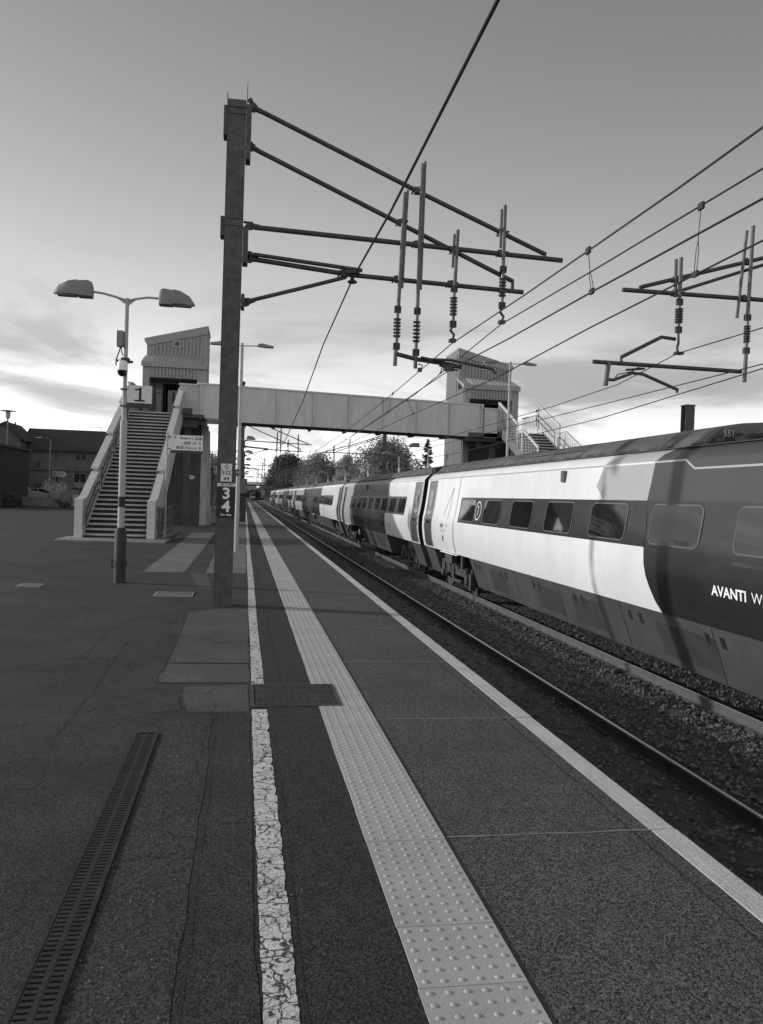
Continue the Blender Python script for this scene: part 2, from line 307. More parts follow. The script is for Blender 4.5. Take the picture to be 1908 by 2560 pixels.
def crack_line(mb, pts, w=.012, z=.0048, jit=.015, step=.12):
    out = []
    for a, b in zip(pts, pts[1:]):
        n = max(1, int(math.hypot(b[0]-a[0], b[1]-a[1])/step))
        out += [(a[0]+(b[0]-a[0])*t/n+rng.uniform(-jit,jit), a[1]+(b[1]-a[1])*t/n+rng.uniform(-jit,jit)) for t in range(n)]
    out.append(pts[-1])
    for (xa,ya),(xb,yb) in zip(out,out[1:]):
        d = Vector((xb-xa,yb-ya,0))
        if d.length < 1e-5: continue
        p = Vector((-d.y,d.x,0)).normalized()*w*rng.uniform(.25,.8); A = Vector((xa,ya,z)); B = Vector((xb,yb,z))
        mb.quad(A-p,B-p,B+p,A+p)
crack_line(mb, [(-.17,6.3),(-.15,4.54),(-.155,3.3),(-.16,2.0),(-.15,-4)], .004, .0048, .003)
crack_line(mb, [(-.17,6.3),(-.70,6.28)], .005)
crack_line(mb, [(-1.25,9.57),(-1.2,6.95),(-1.23,5.6)], .006)
crack_line(mb, [(-1.2,11.6),(-1.56,10.27),(-1.55,8.63),(-2.1,7.9),(-3.4,8.0)], .006)
crack_line(mb, [(-3.2,12.5),(-2.35,12.36),(-.42,12.06),(.1,12.1)], .008)
crack_line(mb, [(-.72,7.34),(.1,7.33)], .014); crack_line(mb, [(-.70,8.2),(.1,8.2)], .016); crack_line(mb, [(-.7,9.3),(-.3,9.2),(.1,9.5)], .006); crack_line(mb, [(-.7,10.1),(.1,9.9)], .006)
crack_line(mb, [(-.72,7.34),(-.71,9.4),(-.73,11.7),(-.38,12.06)], .010)
crack_line(mb, [(-.1,4.2),(.34,4.22)], .004); crack_line(mb, [(.04,3.85),(.3,3.9)], .004); crack_line(mb, [(.05,2.95),(.32,3.0)], .004); crack_line(mb, [(-.2,3.45),(.3,3.4)], .003)
crack_line(mb, [(.25,6.2),(.255,4.5),(.25,3.2),(.255,-2)], .004, .0048, .006)
crack_line(mb, [(.29,20),(.31,14),(.34,11),(.36,8),(.37,7.4)], .005, .0048, .02)
for yy in (14.9,17.5,21.3,27.6,33,36.8,43): crack_line(mb, [(-1.3,yy),(-.2,yy+.1),(.62,yy)], .012)
for yy in (15.2,21.0,26.1): crack_line(mb, [(.62,yy),(2.1,yy-.1)], .007)
for yy in (9.0,11.2): crack_line(mb, [(1.05,yy),(2.1,yy)], .004)
struct(mb, 'surface_cracks', M['groove'])
# patches
def sheet(pts, z): 
    m_ = MB(); out = []
    for (xa,ya),(xb,yb) in zip(pts, pts[1:]+pts[:1]):
        n = max(1, int(math.hypot(xb-xa,yb-ya)/.25))
        out += [(xa+(xb-xa)*t/n+rng.uniform(-.012,.012), ya+(yb-ya)*t/n+rng.uniform(-.012,.012), z) for t in range(n)]
    return m_.poly(out)
struct(sheet([(-2.03,17.5),(-1.2,17.5),(-1.17,26.6),(-1.18,35.3),(-2.13,34.8),(-2.04,26.3)], .002), 'concrete_slab', M['slab'], fixn=False)
struct(sheet([(-.76,17.5),(.08,17.6),(.09,27.9),(.1,60),(-.9,60),(-.77,27.9)], .002), 'concrete_slab', M['slab'], fixn=False)
struct(sheet([(-.72,14.6),(-.5,14.6),(-.74,17.4),(-1.1,17.4)], .002), 'concrete_slab', M['slab2'], fixn=False)
struct(sheet([(-.70,8.24),(-.71,9.37),(-.73,11.69),(-.38,12.04),(.095,12.08),(.095,8.22)], .002), 'asphalt_patch', M['slab2'], fixn=False)
struct(sheet([(-.72,7.37),(-.68,8.17),(.09,8.14),(.09,7.36)], .002), 'asphalt_patch', M['slab2'], fixn=False)
struct(sheet([(-.47,7.2),(.085,7.25),(.085,6.37),(-.39,6.37),(-.43,6.6)], .002), 'asphalt_patch', M['slab2'], fixn=False)
struct(sheet([(-.72,6.94),(-.48,6.9),(-.44,6.44),(-.66,6.35)], .002), 'asphalt_patch', M['rough'], fixn=False)
struct(sheet([(-.14,6.28),(.09,6.28),(.09,-10),(-.15,-10)], .002), 'asphalt_patch', M['plat'], fixn=False)
struct(sheet([(-.53,6.27),(-.18,6.27),(-.17,-10),(-.53,-10)], .002), 'asphalt_patch', M['rough'], fixn=False)
mb = MB(); mb.box(-5.9,-2.5,27.1,29.2,-.01,.05); struct(mb, 'stair_base_slab', M['concrete'])
# white line (broken by the access cover)
def line_piece(mb, y0, y1, st=.03):
    n = max(2, int((y1-y0)/st)); L_ = []; 
    ja = jb = 0
    for i in range(n+1):
        y = y0+(y1-y0)*i/n; ja = ja*.5+rng.uniform(-.0025,.0025); jb = jb*.5+rng.uniform(-.004,.004)
        if rng.random() < .02: jb -= rng.uniform(.005,.018)
        L_.append((.106+ja+(.004*math.sin(y*.9)), .219+jb+.006*math.sin(y*.45), y))
    for a, b in zip(L_, L_[1:]): mb.quad((a[0],a[2],.004),(a[1],a[2],.004),(b[1],b[2],.004),(b[0],b[2],.004))
mb = MB(); line_piece(mb,-3,6.42); line_piece(mb,7.27,60); 
struct(mb, 'white_line', M['line'], fixn=False)
mb = MB(); line_piece(mb,60.2,170,.5); struct(mb, 'white_line', M['coping'], fixn=False)
# tactile paving, 400 mm slabs with 6 x 6 blisters
mb = MB(); y = -1.0+.11; CY0, CY1 = 6.50, 7.25
TX0, TX1 = .636, 1.030
while y < 170:
    xa = TX0+rng.uniform(-.003,.003); z = .006+rng.uniform(-.0012,.0012)
    def slab(xa, ya, yb):
        tm = rng.choice((0,0,1,2)); mb.box(xa,TX1,ya,yb,-.005,z,tm)
        if yb < 34:
            for i in range(6):
                for j in range(6):
                    bx = TX0+.034+i*.0655; by = y+.033+j*.0666
                    if bx-.014 < xa or not (ya+.012 < by < yb-.012): continue
                    n = 10 if by < 8 else 6; r1, r2, h = .0125, .0068, .0048
                    vs = [(bx+r1*math.cos(2*math.pi*k/n), by+r1*math.sin(2*math.pi*k/n), z) for k in range(n)]
                    vs += [(bx+r1*.86*math.cos(2*math.pi*k/n), by+r1*.86*math.sin(2*math.pi*k/n), z+h*.6) for k in range(n)]
                    vs += [(bx+r2*math.cos(2*math.pi*k/n), by+r2*math.sin(2*math.pi*k/n), z+h) for k in range(n)]
                    fs = [(k,(k+1)%n,n+(k+1)%n,n+k) for k in range(n)]+[(n+k,n+(k+1)%n,2*n+(k+1)%n,2*n+k) for k in range(n)]+[tuple(range(2*n,3*n))]
                    mb.add(vs, fs, tm)
    ye = y+.3965
    if ye < CY0 or y > CY1: slab(xa, y, ye)
    else:
        if y < CY0: slab(xa, y, CY0)
        slab(.826, max(y,CY0), min(ye,CY1))
        if ye > CY1: slab(xa, CY1, ye)
    y += .400
struct(mb, 'tactile_paving', [M['tactile'],M['tactile2'],M['tactile3']], smooth=35, fixn=False)
# access cover
cv = thing('access_cover', 'large ribbed iron access cover cutting across the white line and tactile strip', 'manhole cover', (.46,6.87,0))
mb = MB(); x0,x1,y0,y1 = .095,.822,6.50,7.245
mb.box(x0,x1,y0,y0+.025,-.02,.012); mb.box(x0,x1,y1-.025,y1,-.02,.012); mb.box(x0,x0+.03,y0+.025,y1-.025,-.02,.012); mb.box(x1-.025,x1,y0+.025,y1-.025,-.02,.012)
mb.build('frame', M['cover'], cv)
mb = MB(); mb.box(x0+.036,x1-.031,y0+.031,y1-.031,-.02,.007)
for i in range(12):
    for j in range(11):
        if j == 5 and i in (1,2,8,9): continue
        cx = x0+.068+i*.0555; cy = y0+.062+j*.0622; mb.box(cx-.020,cx+.020,cy-.012,cy+.012,.0065,.0135)
for cx in (x0+.15,x0+.54): mb.box(cx-.05,cx+.05,y0+.35,y0+.39,.0065,.011)
mb.build('cover_plate', M['cover'], cv)
for cx in (x0+.15,x0+.54): MB().box(cx-.01,cx+.01,y0+.36,y0+.38,.010,.0118).build('lifting_slot', M['slot'], cv)
# drain channel
dr = thing('drain_channel', 'long slotted iron drain channel let into the asphalt at lower left', 'drain', (-.614,4,0))
mb = MB(); ya, yb = 1.2, 5.80
mb.box(-.690,-.676,ya,yb,-.02,.012); mb.box(-.552,-.538,ya,yb,-.02,.012); mb.box(-.622,-.606,ya,yb,-.02,.011); mb.box(-.69,-.538,yb,yb+.015,-.02,.012)
mb.build('frame', M['iron'], dr)
mb = MB(); y = ya
while y < yb-.02:
    mb.box(-.676,-.668,y,y+.033,-.02,.010); mb.box(-.627,-.622,y,y+.033,-.02,.010); mb.box(-.606,-.601,y,y+.033,-.02,.010); mb.box(-.560,-.552,y,y+.033,-.02,.010)
    mb.box(-.668,-.627,y,y+.019,-.02,.010); mb.box(-.601,-.560,y,y+.019,-.02,.010); y += .033
mb.build('grating', M['iron'], dr)
mb = MB(); mb.box(-.676,-.552,ya,yb,-.01,.0035); mb.build('channel_bed', M['slot'], dr)
def grate(name, lab, x0,x1,y0,y1,n):
    t = thing(name, lab, 'grating', ((x0+x1)/2,(y0+y1)/2,0))
    m_ = MB(); m_.box(x0,x1,y0,y0+.03,-.02,.012); m_.box(x0,x1,y1-.03,y1,-.02,.012); m_.box(x0,x0+.03,y0+.03,y1-.03,-.02,.012); m_.box(x1-.03,x1,y0+.03,y1-.03,-.02,.012); m_.build('frame', M['concrete'], t)
    m_ = MB(); p = (x1-x0-.06)/n
    for i in range(n): m_.box(x0+.03+i*p, x0+.03+i*p+p*.5, y0+.03,y1-.03,-.02,.011)
    m_.build('grating', M['concrete'], t); m_ = MB(); m_.box(x0+.03,x1-.03,y0+.03,y1-.03,-.01,.0035); m_.build('pit', M['slot'], t)
grate('drain_grate','rectangular drain grate in the asphalt left of the tall catenary mast',-1.4,-.78,13.42,14.0,13)
grate('drain_grate','narrow pale drain strip in the asphalt far left of the lamp post',-3.75,-3.36,14.5,14.93,9)
# loose grit by the drain: uncountable
mb = MB()
def stone(mb, c, r, rg, m=0):
    vs = [Vector(p)*r*rg.uniform(.65,1.2) for p in ((1,0,0),(-1,0,0),(0,1,0),(0,-1,0),(0,0,.8),(0,0,-.8))]
    a = rg.uniform(0,6.28); b = rg.uniform(0,6.28); q = Matrix.Rotation(a,3,'Z') @ Matrix.Rotation(b,3,'X')
    mb.add([q@v+Vector(c) for v in vs], [(0,2,4),(2,1,4),(1,3,4),(3,0,4),(2,0,5),(1,2,5),(3,1,5),(0,3,5)], m)
for i in range(300):
    y = 1.6+4.6*rng.random(); x = rng.gauss(-.36,.1) if rng.random()<.85 else rng.uniform(-1.5,.6)
    stone(mb, (x,y,.006), rng.uniform(.0022,.0055), rng)
tag(mb.build('grit', M['mortar'], fixn=False), 'pale loose grit scattered on the asphalt beside the drain channel', 'grit', kind='stuff')
# ------------------------------------------------------------------ track
ZR = -.93; X1, X2 = 3.72, 7.10
mb = MB(); nx, ny = 30, 130
def bz(x, y): 
    k = -.10 if abs(x-5.41) < .75 else -.16
    if x < 2.6: k = -.2
    return ZR + k + .012*math.sin(x*13+y*7)+.012*math.sin(x*29-y*19)
gx = [2.262+ (8.8-2.262)*i/nx for i in range(nx+1)]; gy = [-10+i*.5 for i in range(ny+1)]+[60,80,110,150,220,420]
o = len(mb.v); mb.add([(x,y,bz(x,y)) for y in gy for x in gx], [(j*(nx+1)+i,j*(nx+1)+i+1,(j+1)*(nx+1)+i+1,(j+1)*(nx+1)+i) for j in range(len(gy)-1) for i in range(nx)])
struct(mb, 'trackbed', M['ballast'], smooth=180)
rg = random.Random(11)
mb = MB()
def scatter(n, x0, x1, y0, y1, rmin, rmax, bias=1.6):
    for i in range(n):
        x = rg.uniform(x0,x1); y = y0+(y1-y0)*rg.random()**bias
        r = rg.uniform(rmin,rmax)
        stone(mb, (x,y,bz(x,y)+r*rg.uniform(.1,.6)), r, rg, 0 if rg.random()<.55 else 1)
scatter(15000, 4.52, 6.36, 4.0, 42, .018, .038)
scatter(2500, 4.52, 6.36, 42, 80, .03, .05, 1.)
scatter(5200, 2.95, 4.4, 3.5, 40, .018, .034)
scatter(4200, 6.48, 7.6, 6, 42, .018, .036)
tag(mb.build('ballast', [M['stone'], M['stone2']], fixn=False), 'grey crushed stone ballast lying between the running rails', 'ballast', kind='stuff')
def rail(x, lab, mt='rail'):
    t = thing('running_rail', lab, 'rail', (x,0,ZR), 'running rails')
    s = [(-.07,-.155),(.07,-.155),(.07,-.143),(.012,-.125),(.010,-.045),(.036,-.035),(.036,-.006)]
    s = s+[(-a,b) for a,b in reversed(s[2:])]
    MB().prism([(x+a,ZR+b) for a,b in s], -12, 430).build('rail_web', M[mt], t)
    MB().box(x-.033,x+.033,-12,430,ZR-.005,ZR).build('rail_head', M['railtop'], t); MB().box(x-.014,x+.012,-12,430,ZR,ZR+.0015).build('running_band', M['railshine'], t)  # polished running band, its sky sheen put into a pale base colour
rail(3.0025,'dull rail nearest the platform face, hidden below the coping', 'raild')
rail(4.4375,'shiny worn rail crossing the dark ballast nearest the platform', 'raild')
rail(6.3825,'rust grey rail under the near wheels of the long train')
rail(7.8175,'far rail beneath the long train, in shadow')
sm = MB(); P_ = [(-.13,-.2),(.13,-.2),(.11,0),(-.11,0)]
sm.prism([(p[0],p[1]) for p in P_], -1.25, 1.25, 'yz')
for sx_ in (-.7175,.7175):
    for s2 in (-.1,.1): sm.box(sx_+s2-.03,sx_+s2+.03,-.05,.05,0,.03)
s0 = tag(sm.build('railway_sleeper', M['sleeper']), 'dark concrete sleeper in the ballast beneath the rails beside the platform', 'sleeper', 'sleepers of the near track')
s0.location = (X1, 3.2, ZR-.165)
for i in range(1,70):
    c = s0.copy(); COL.objects.link(c); c.location = (X1, 3.2+.65*i, ZR-.165)
for i in range(0,34):
    c = s0.copy(); COL.objects.link(c); c.location = (X2, 6.4+.65*i, ZR-.165); c['label'] = 'dark sleeper end poking out of the ballast under the long train'; c['group'] = 'sleepers under the train'
# ================================================================== overhead line
YM = 12.45
def insul(parent, x, y, zt, zb, r=.064, n=6, plane=None):
    """post insulator between zt and zb: end caps with clevises, core, sheds"""
    L_ = zt-zb; a = zb+L_*.30; b = zt-L_*.30
    m_ = MB(); m_.tube([(x,y,zb),(x,y,zt)], .028, 10)
    prof = []
    for i in range(n):
        z = a+(b-a)*i/(n-1); prof += [(.030,z-.018),(r*.78,z-.016),(r*.8,z-.010),(.034,z-.005),(r,z+.004),(r*.96,z+.011),(.032,z+.016)]
    m_.lathe([(p,h) for p,h in prof], (x,y,0), 14)
    ins = m_.build('insulator', M['insul'], parent, smooth=50)
    for z in (zb+L_*.06, zt-L_*.06):
        c = MB()
        c.box(x-.05,x+.05,y-.03,y+.03,z-.05,z-.036); c.box(x-.05,x+.05,y-.03,y+.03,z+.036,z+.05); c.box(x-.05,x-.036,y-.03,y+.03,z-.036,z+.036); c.box(x+.036,x+.05,y-.03,y+.03,z-.036,z+.036)
        c.lathe([(.034,-.045),(.034,.045)], (x,y,z), 10)
        c.build('clevis_cap', M['tubed'], ins, smooth=40)
def clamp(mb, x, z, y=YM, s=1.):
    mb.box(x-.06*s,x+.05*s,y-.05,y+.06,z-.035*s,z+.035*s); mb.tube([(x-.10*s,y,z-.05*s),(x-.07*s,y,z+.05*s),(x+.01,y,z+.06*s)], .016, 6); mb.tube([(x+.03,y-.07,z),(x+.07*s,y-.07,z+.02)], .018, 6)
def eye(mb, x, z, dx, dz, y=YM):
    """pivot fitting joining a tube to the mast at (x,z), pointing along (dx,dz)"""
    d = Vector((dx,0,dz)).normalized(); p = Vector((x,y,z)); q = Vector((d.z,0,-d.x))
    mb.tube([p-d*.12+q*.05, p-d*.02+q*.035], .018, 6); mb.tube([p-d*.12-q*.05, p-d*.02-q*.035], .018, 6)
    mb.beam(p-d*.03-q*.06, p-d*.03+q*.06, .07, .035); mb.tube([p+q*.055, p-q*.055], .026, 8); mb.tube([p, p+d*.12], [.045,.034], 8)
def mast_left(loc_y, label):
    t = thing('catenary_mast', label, 'catenary mast', (-.28, loc_y, 0), 'catenary masts along the left platform'); dy = loc_y-YM; assert abs(dy) < 1e-6
    m_ = MB(); x0,x1,y0,y1 = -.405,-.15,YM-.128,YM+.128; h = 7.47
    m_.box(x0,x1,y0,y0+.014,0,h); m_.box(x0,x1,y1-.014,y1,0,h); m_.box(-.283,-.272,y0+.014,y1-.014,0,h)
    m_.box(x0-.008,x0,y0-.004,y0+.014,0,h-.02); m_.box(x1,x1+.008,y0-.004,y0+.014,0,h-.02)
    m_.box(x0-.02,x0-.012,y0,y1,h+.0,h+.10); m_.box(x1+.012,x1+.02,y0,y1,h+.05,h+.26)
    m_.build('column', M['steel'], t)
    m_ = MB()
    for z in (7.26,7.36,5.63,5.73): m_.box(x0-.012,x1+.012,y0-.013,y0-.005,z-.006,z+.006)
    m_.build('clamp_band', M['steel'], t)
    for q in ((x0-.062,x0-.01,y0+.02,y1,6.95,7.38),(x1+.01,x1+.085,y0+.01,y1,6.62,7.42),(x0-.066,x0-.012,y0+.02,y1,5.48,5.76),(x1+.01,x1+.088,y0+.01,y1,5.10,5.62),(x1+.01,x1+.06,y0+.02,y1,4.44,4.64)):
        MB().box(*q).build('bracket_plate', M['steel'], t)
    for (x,z,dx_,dz_) in ((-.02,7.42,1,-.40),(-.04,6.84,1,-.41),(-.02,5.68,1,-.02),(-.02,5.24,1,-.05),(-.02,5.19,1,-.05),(-.05,4.55,1,.33)):
        m_ = MB(); eye(m_, x, z, dx_, dz_); m_.build('pivot_fitting', M['tubed'], t, smooth=40)
    m_ = MB(); m_.tube([(-.12,YM,7.52),(-.09,YM,7.56),(-.02,YM,7.44)], .022, 6); m_.build('pivot_lug', M['tubed'], t, smooth=40); m_ = MB(); m_.tube([(-.14,YM,5.62),(-.05,YM,5.72),(.02,YM,5.66)], .022, 6); m_.build('pivot_lug', M['tubed'], t, smooth=40); m_ = MB(); m_.tube([(-.14,YM,4.52),(-.03,YM,4.60),(.02,YM,4.56)], .018, 6)
    m_.build('pivot_lug', M['tubed'], t, smooth=40)
    def tube(name, pts, r=.035, mt='tubed'): return MB().tube([(x,YM+o_,z) for x,z,o_ in pts], r, 10).build(name, M[mt], t, smooth=40)
    tube('cantilever_tube', [(.02,7.41,0),(2.49,6.43,0),(4.57,5.64,0)]); tube('cantilever_tube', [(.0,6.82,0),(4.06,5.17,0)])
    tube('cantilever_tube', [(.02,5.665,.0),(4.87,5.56,.0)], .038); tube('cantilever_tube', [(.02,5.19,.0),(1.51,5.07,0),(4.24,5.01,.0)], .036)
    tube('cantilever_tube', [(.02,5.245,-.06),(1.66,5.135,-.06)], .030); tube('cantilever_tube', [(.02,4.58,0),(.9,4.86,0),(1.42,5.03,0)], .030)
    m_ = MB(); clamp(m_, 1.40,5.07); m_.box(1.40,1.62,YM-.09,YM+.05,5.08,5.12); m_.lathe([(.07,-.02),(.08,0),(.03,.03),(.03,.07)], (1.52,YM,4.97), 10)
    m_.build('feeder_support', M['tubed'], t, smooth=40)
    for x,z in ((2.27,5.92),(2.24,5.05),(2.50,6.43),(2.53,5.61),(3.13,5.56),(3.09,5.04),(3.88,5.9),(3.88,5.58)):
        m_ = MB(); clamp(m_, x, z); m_.build('tube_clamp', M['tubed'], t, smooth=40)
    m_ = MB(); m_.tube([(4.50,YM,5.67),(4.58,YM,5.65),(4.57,YM,5.56)], .032, 8); m_.build('tube_end_hook', M['tubed'], t, smooth=40); m_ = MB(); m_.tube([(3.98,YM,5.20),(4.06,YM,5.18),(4.06,YM,5.02)], .030, 8)
    m_.build('tube_end_hook', M['tubed'], t, smooth=40)
    for xt,zt,xb,zb,it,ib,sg in ((2.28,6.37,2.21,3.72,4.62,3.98,1),(2.54,6.83,2.53,3.70,4.62,3.90,1),(3.13,5.87,3.095,4.35,5.0,4.38,-1),(3.875,6.32,3.88,4.55,5.36,4.72,-1)):
        o_ = -.07
        l = lambda z: xt+(xb-xt)*(zt-z)/(zt-zb)
        tube('drop_tube', [(l(zt),zt,o_),(l(it),it,o_)], .030, 'galv')
        tube('drop_tube', [(l(zt)+.045*sg,zt-(.06 if sg<0 else -.05),o_+.03),(l(it+.35)+.045*sg,it+.3,o_+.03)], .022, 'galv')
        insul(t, (l(it)+l(ib))/2, YM+o_, it, ib)
        if ib < 4.2: tube('drop_tube', [(l(ib),ib,o_),(l(zb),zb,o_)], .032, 'galv')
        else:
            m_ = MB(); x = l(ib); m_.tube([(x,YM+o_,ib),(x-.03,YM+o_,ib-.06),(x+.03,YM+o_,ib-.13),(x+.01,YM+o_,ib-.2)], .022, 6); m_.box(x-.04,x+.06,YM-.1,YM,ib-.24,ib-.19); m_.build('wire_clamp', M['tubed'], t)
    tube('registration_tube', [(2.24,3.90,-.07),(2.55,3.84,-.07),(3.0,3.80,-.07),(3.26,3.76,-.07)], .034); tube('steady_arm', [(2.6,3.86,-.13),(2.75,3.84,-.13),(3.06,3.85,-.13),(3.74,3.75,-.13),(3.80,3.68,-.13)], .022); 
    tube('jumper', [(2.56,3.80,-.14),(2.66,3.79,-.14),(2.8,3.83,-.14)], .008); tube('jumper', [(2.56,3.76,-.14),(2.63,3.74,-.14),(2.60,3.68,-.14)], .010); tube('jumper', [(2.94,3.78,-.14),(2.93,3.68,-.14),(2.90,3.62,-.14)], .010)
    m_ = MB(); m_.box(2.98,3.14,YM-.12,YM-.02,3.69,3.77); m_.tube([(2.9,YM-.1,3.76),(3.2,YM-.1,3.70)], .015, 6); m_.box(2.56,2.62,YM-.16,YM-.1,3.64,3.70); m_.build('wire_clamp', M['tubed'], t)
    return t
ml = mast_left(YM, 'tall dark steel catenary mast in the foreground carrying the car stop board')
for y, lb in ((62.0,'dark catenary mast just beyond the footbridge, in line with the left platform lamps'),(112.0,'small distant catenary mast far along the left platform'),(163.0,'farthest tiny catenary mast on the left near the cutting')):
    copy_tree(ml, (-.28,y,0), None, lb)
def mast_right(label):
    t = thing('catenary_mast', label, 'catenary mast', (10.9,YM,0), 'catenary masts along the far platform')
    m_ = MB(); x0,x1,y0,y1 = 10.78,11.03,YM-.128,YM+.128; h = 6.9
    m_.box(x0,x1,y0,y0+.014,0,h); m_.box(x0,x1,y1-.014,y1,0,h); m_.box(10.9,10.911,y0+.014,y1-.014,0,h); m_.build('column', M['steel'], t)
    def tube(name, pts, r=.034, mt='tubed'): return MB().tube([(x,YM+o_,z) for x,z,o_ in pts], r, 10).build(name, M[mt], t, smooth=40)
    tube('cantilever_tube', [(5.91,5.175,0),(8.41,5.19,0),(10.8,5.21,0)], .036); tube('cantilever_tube', [(6.24,5.245,0),(8.37,5.88,0),(10.8,6.75,0)], .034); tube('cantilever_tube', [(6.98,5.26,.05),(8.4,5.78,.05),(10.8,6.6,.05)], .028)
    m_ = MB(); m_.tube([(6.28,YM,5.26),(6.21,YM,5.24),(6.21,YM,5.16)], .03, 8); m_.build('tube_end_hook', M['tubed'], t, smooth=40)
    for x,z in ((6.86,5.40),(6.86,5.18),(8.09,5.79),(8.08,5.18)):
        m_ = MB(); clamp(m_, x, z); m_.build('tube_clamp', M['tubed'], t, smooth=40)
    o_ = -.07
    tube('drop_tube', [(6.87,5.75,o_),(6.87,5.02,o_)], .032, 'galv'); tube('drop_tube', [(6.81,5.73,o_+.05),(6.82,5.12,o_+.05)], .028, 'galv')
    tube('drop_tube', [(8.13,6.37,o_),(8.09,4.86,o_)], .030, 'galv'); tube('drop_tube', [(8.05,6.30,o_+.05),(7.93,4.86,o_+.05)], .026, 'galv'); tube('drop_tube', [(8.09,4.3,o_),(8.08,3.80,o_)], .032, 'galv')
    insul(t, 6.87, YM+o_, 5.06, 4.55, .070, 6); insul(t, 8.09, YM+o_, 4.90, 4.28, .060, 7)
    tube('registration_tube', [(5.45,3.99,0),(8.06,3.98,0)], .034); tube('registration_tube', [(5.94,4.0,0),(5.93,4.09,0),(6.62,4.46,0),(6.86,4.44,0)], .030)
    tube('registration_tube', [(5.72,4.01,0),(5.68,3.62,0)], .040, 'galv'); tube('steady_arm', [(5.70,3.71,-.04),(5.80,3.71,-.04),(6.12,3.84,-.04),(6.30,3.83,-.04),(6.92,3.61,-.04),(6.90,3.57,-.04)], .026)
    tube('jumper', [(5.80,3.72,-.05),(5.86,3.80,-.05),(6.10,3.86,-.05),(6.2,3.93,-.05),(6.3,3.92,-.05)], .010)
    m_ = MB(); m_.tube([(6.87,YM+o_,4.55),(6.88,YM+o_,4.36),(6.86,YM+o_,4.3),(6.87,YM+o_,4.22)], .022, 6); m_.box(6.82,6.96,YM-.12,YM-.02,4.18,4.22); m_.tube([(6.02,YM,3.89),(6.34,YM,3.93)], .020, 6); m_.build('wire_clamp', M['tubed'], t)
    return t
mr = mast_right('catenary mast of the far track whose arms reach in at upper right')
for y, lb in ((64.5,'thick dark catenary mast standing behind the train against the broad tree'),(116.0,'dark catenary mast between the two rounded trees beyond the train'),(166.0,'thin far catenary mast rising over the small platform lamps')):
    copy_tree(mr, (10.9,y,0), None, lb)
# short post on the far platform
st = thing('steel_post', 'short steel post showing above the train roof at right', 'post', (11.0,19.2,0))
m_ = MB(); m_.box(10.88,11.12,19.08,19.095,0,4.28); m_.box(10.88,11.12,19.31,19.325,0,4.28); m_.box(10.99,11.005,19.095,19.31,0,4.28); m_.build('column', M['steel'], st); MB().box(10.86,11.14,19.06,19.345,4.28,4.30).build('cap_plate', M['galv'], st)
# ---- wires
def sag(a, b, s, n=14):
    A = Vector(a); B = Vector(b); return [A.lerp(B, i/n)-Vector((0,0,4*s*(i/n)*(1-i/n))) for i in range(n+1)]
def wire(name, lab, cat, pts, r, drops=()):
    t = thing(name, lab, cat, pts[0], 'overhead wires')
    MB().tube(pts, r, 6).build('conductor', M['wire'], t, smooth=60)
    for (x1,y,zt,x2,zb) in drops:
        m_ = MB(); k = zt-zb; c = (zt+zb)/2
        m_.tube([(x1,y,zt),(x1+(x2-x1)*.35,y,zt-k*.3),(x1+(x2-x1)*.5,y,c)], .004, 5)
        m_.tube([(x1+(x2-x1)*.5,y,c),(x1+(x2-x1)*.6-.012,y,c-k*.12),(x2-.012,y,zb+.05),(x2,y,zb)], .0038, 5); m_.tube([(x1+(x2-x1)*.5,y,c),(x1+(x2-x1)*.6+.012,y,c-k*.12),(x2+.012,y,zb+.05),(x2,y,zb)], .0038, 5)
        m_.box(x1-.012,x1+.012,y-.04,y+.04,zt-.03,zt+.03); m_.box(x2-.012,x2+.012,y-.04,y+.04,zb-.02,zb+.03); m_.build('dropper', M['wire'], t)
    return t
F0 = (1.5,12.4,4.97)
wire('earth_cable','thick dark cable sweeping diagonally overhead to the cantilever of the foreground mast','cable',
     [(1.42,-14,5.4),(1.44,0,4.86),(1.47,5.1,4.82),(1.5,9,4.86),F0], .015)
wire('earth_cable','sagging dark cable from the foreground mast down past the footbridge','cable', [(1.5,12.45,4.95)]+[(1.5,16.85,4.80),(1.5,22.7,4.28),(1.5,27.4,4.06),(1.5,31.5,3.86),(1.5,36,3.82),(1.5,40,3.90),(1.5,47.3,4.25),(1.55,52.2,4.62),(1.55,56,4.95),(1.5,61.9,5.0)], .013)
wire('earth_cable','thin cable sagging beyond the second mast on the left','cable', sag((1.5,62,4.97),(1.5,112,4.97),1.5), .012)
wire('catenary_wire','uppermost of the parallel wires rising to the right edge','wire', [(3.0,-14,4.3),(3.07,2,4.06),(3.1,5.66,4.05),(3.1,9.1,4.07),(3.1,12.4,4.12)]+[(3.4,19.1,4.18),(3.4,28.2,3.97),(3.5,45,3.95),(3.72,62,4.05)], .0085, [(3.1,7.28,4.06,3.15,3.68),(3.4,19.2,4.18,3.3,3.74),(3.4,29,3.97,3.48,3.73)])
wire('catenary_wire','second of the parallel wires, ending at the outer insulator of the mast','wire', [(3.95,-14,4.6),(3.9,2,4.34),(3.9,5.84,4.345),(3.9,9.0,4.40),(3.88,12.4,4.47),(3.72,18.2,4.05),(3.7,27.2,3.88),(3.7,41,3.79),(3.72,62,3.9)], .0085, [(3.9,6.72,4.355,3.87,3.75),(3.72,19,4.02,3.87,3.7)])
wire('contact_wire','third of the parallel wires, running through the registration arm over the near track','wire', [(3.15,-14,3.62),(3.15,4.71,3.64),(3.15,7.28,3.68),(3.15,9.75,3.70),(3.12,12.4,3.74),(3.3,20,3.74),(3.5,30,3.72),(3.72,62,3.77)], .0085)
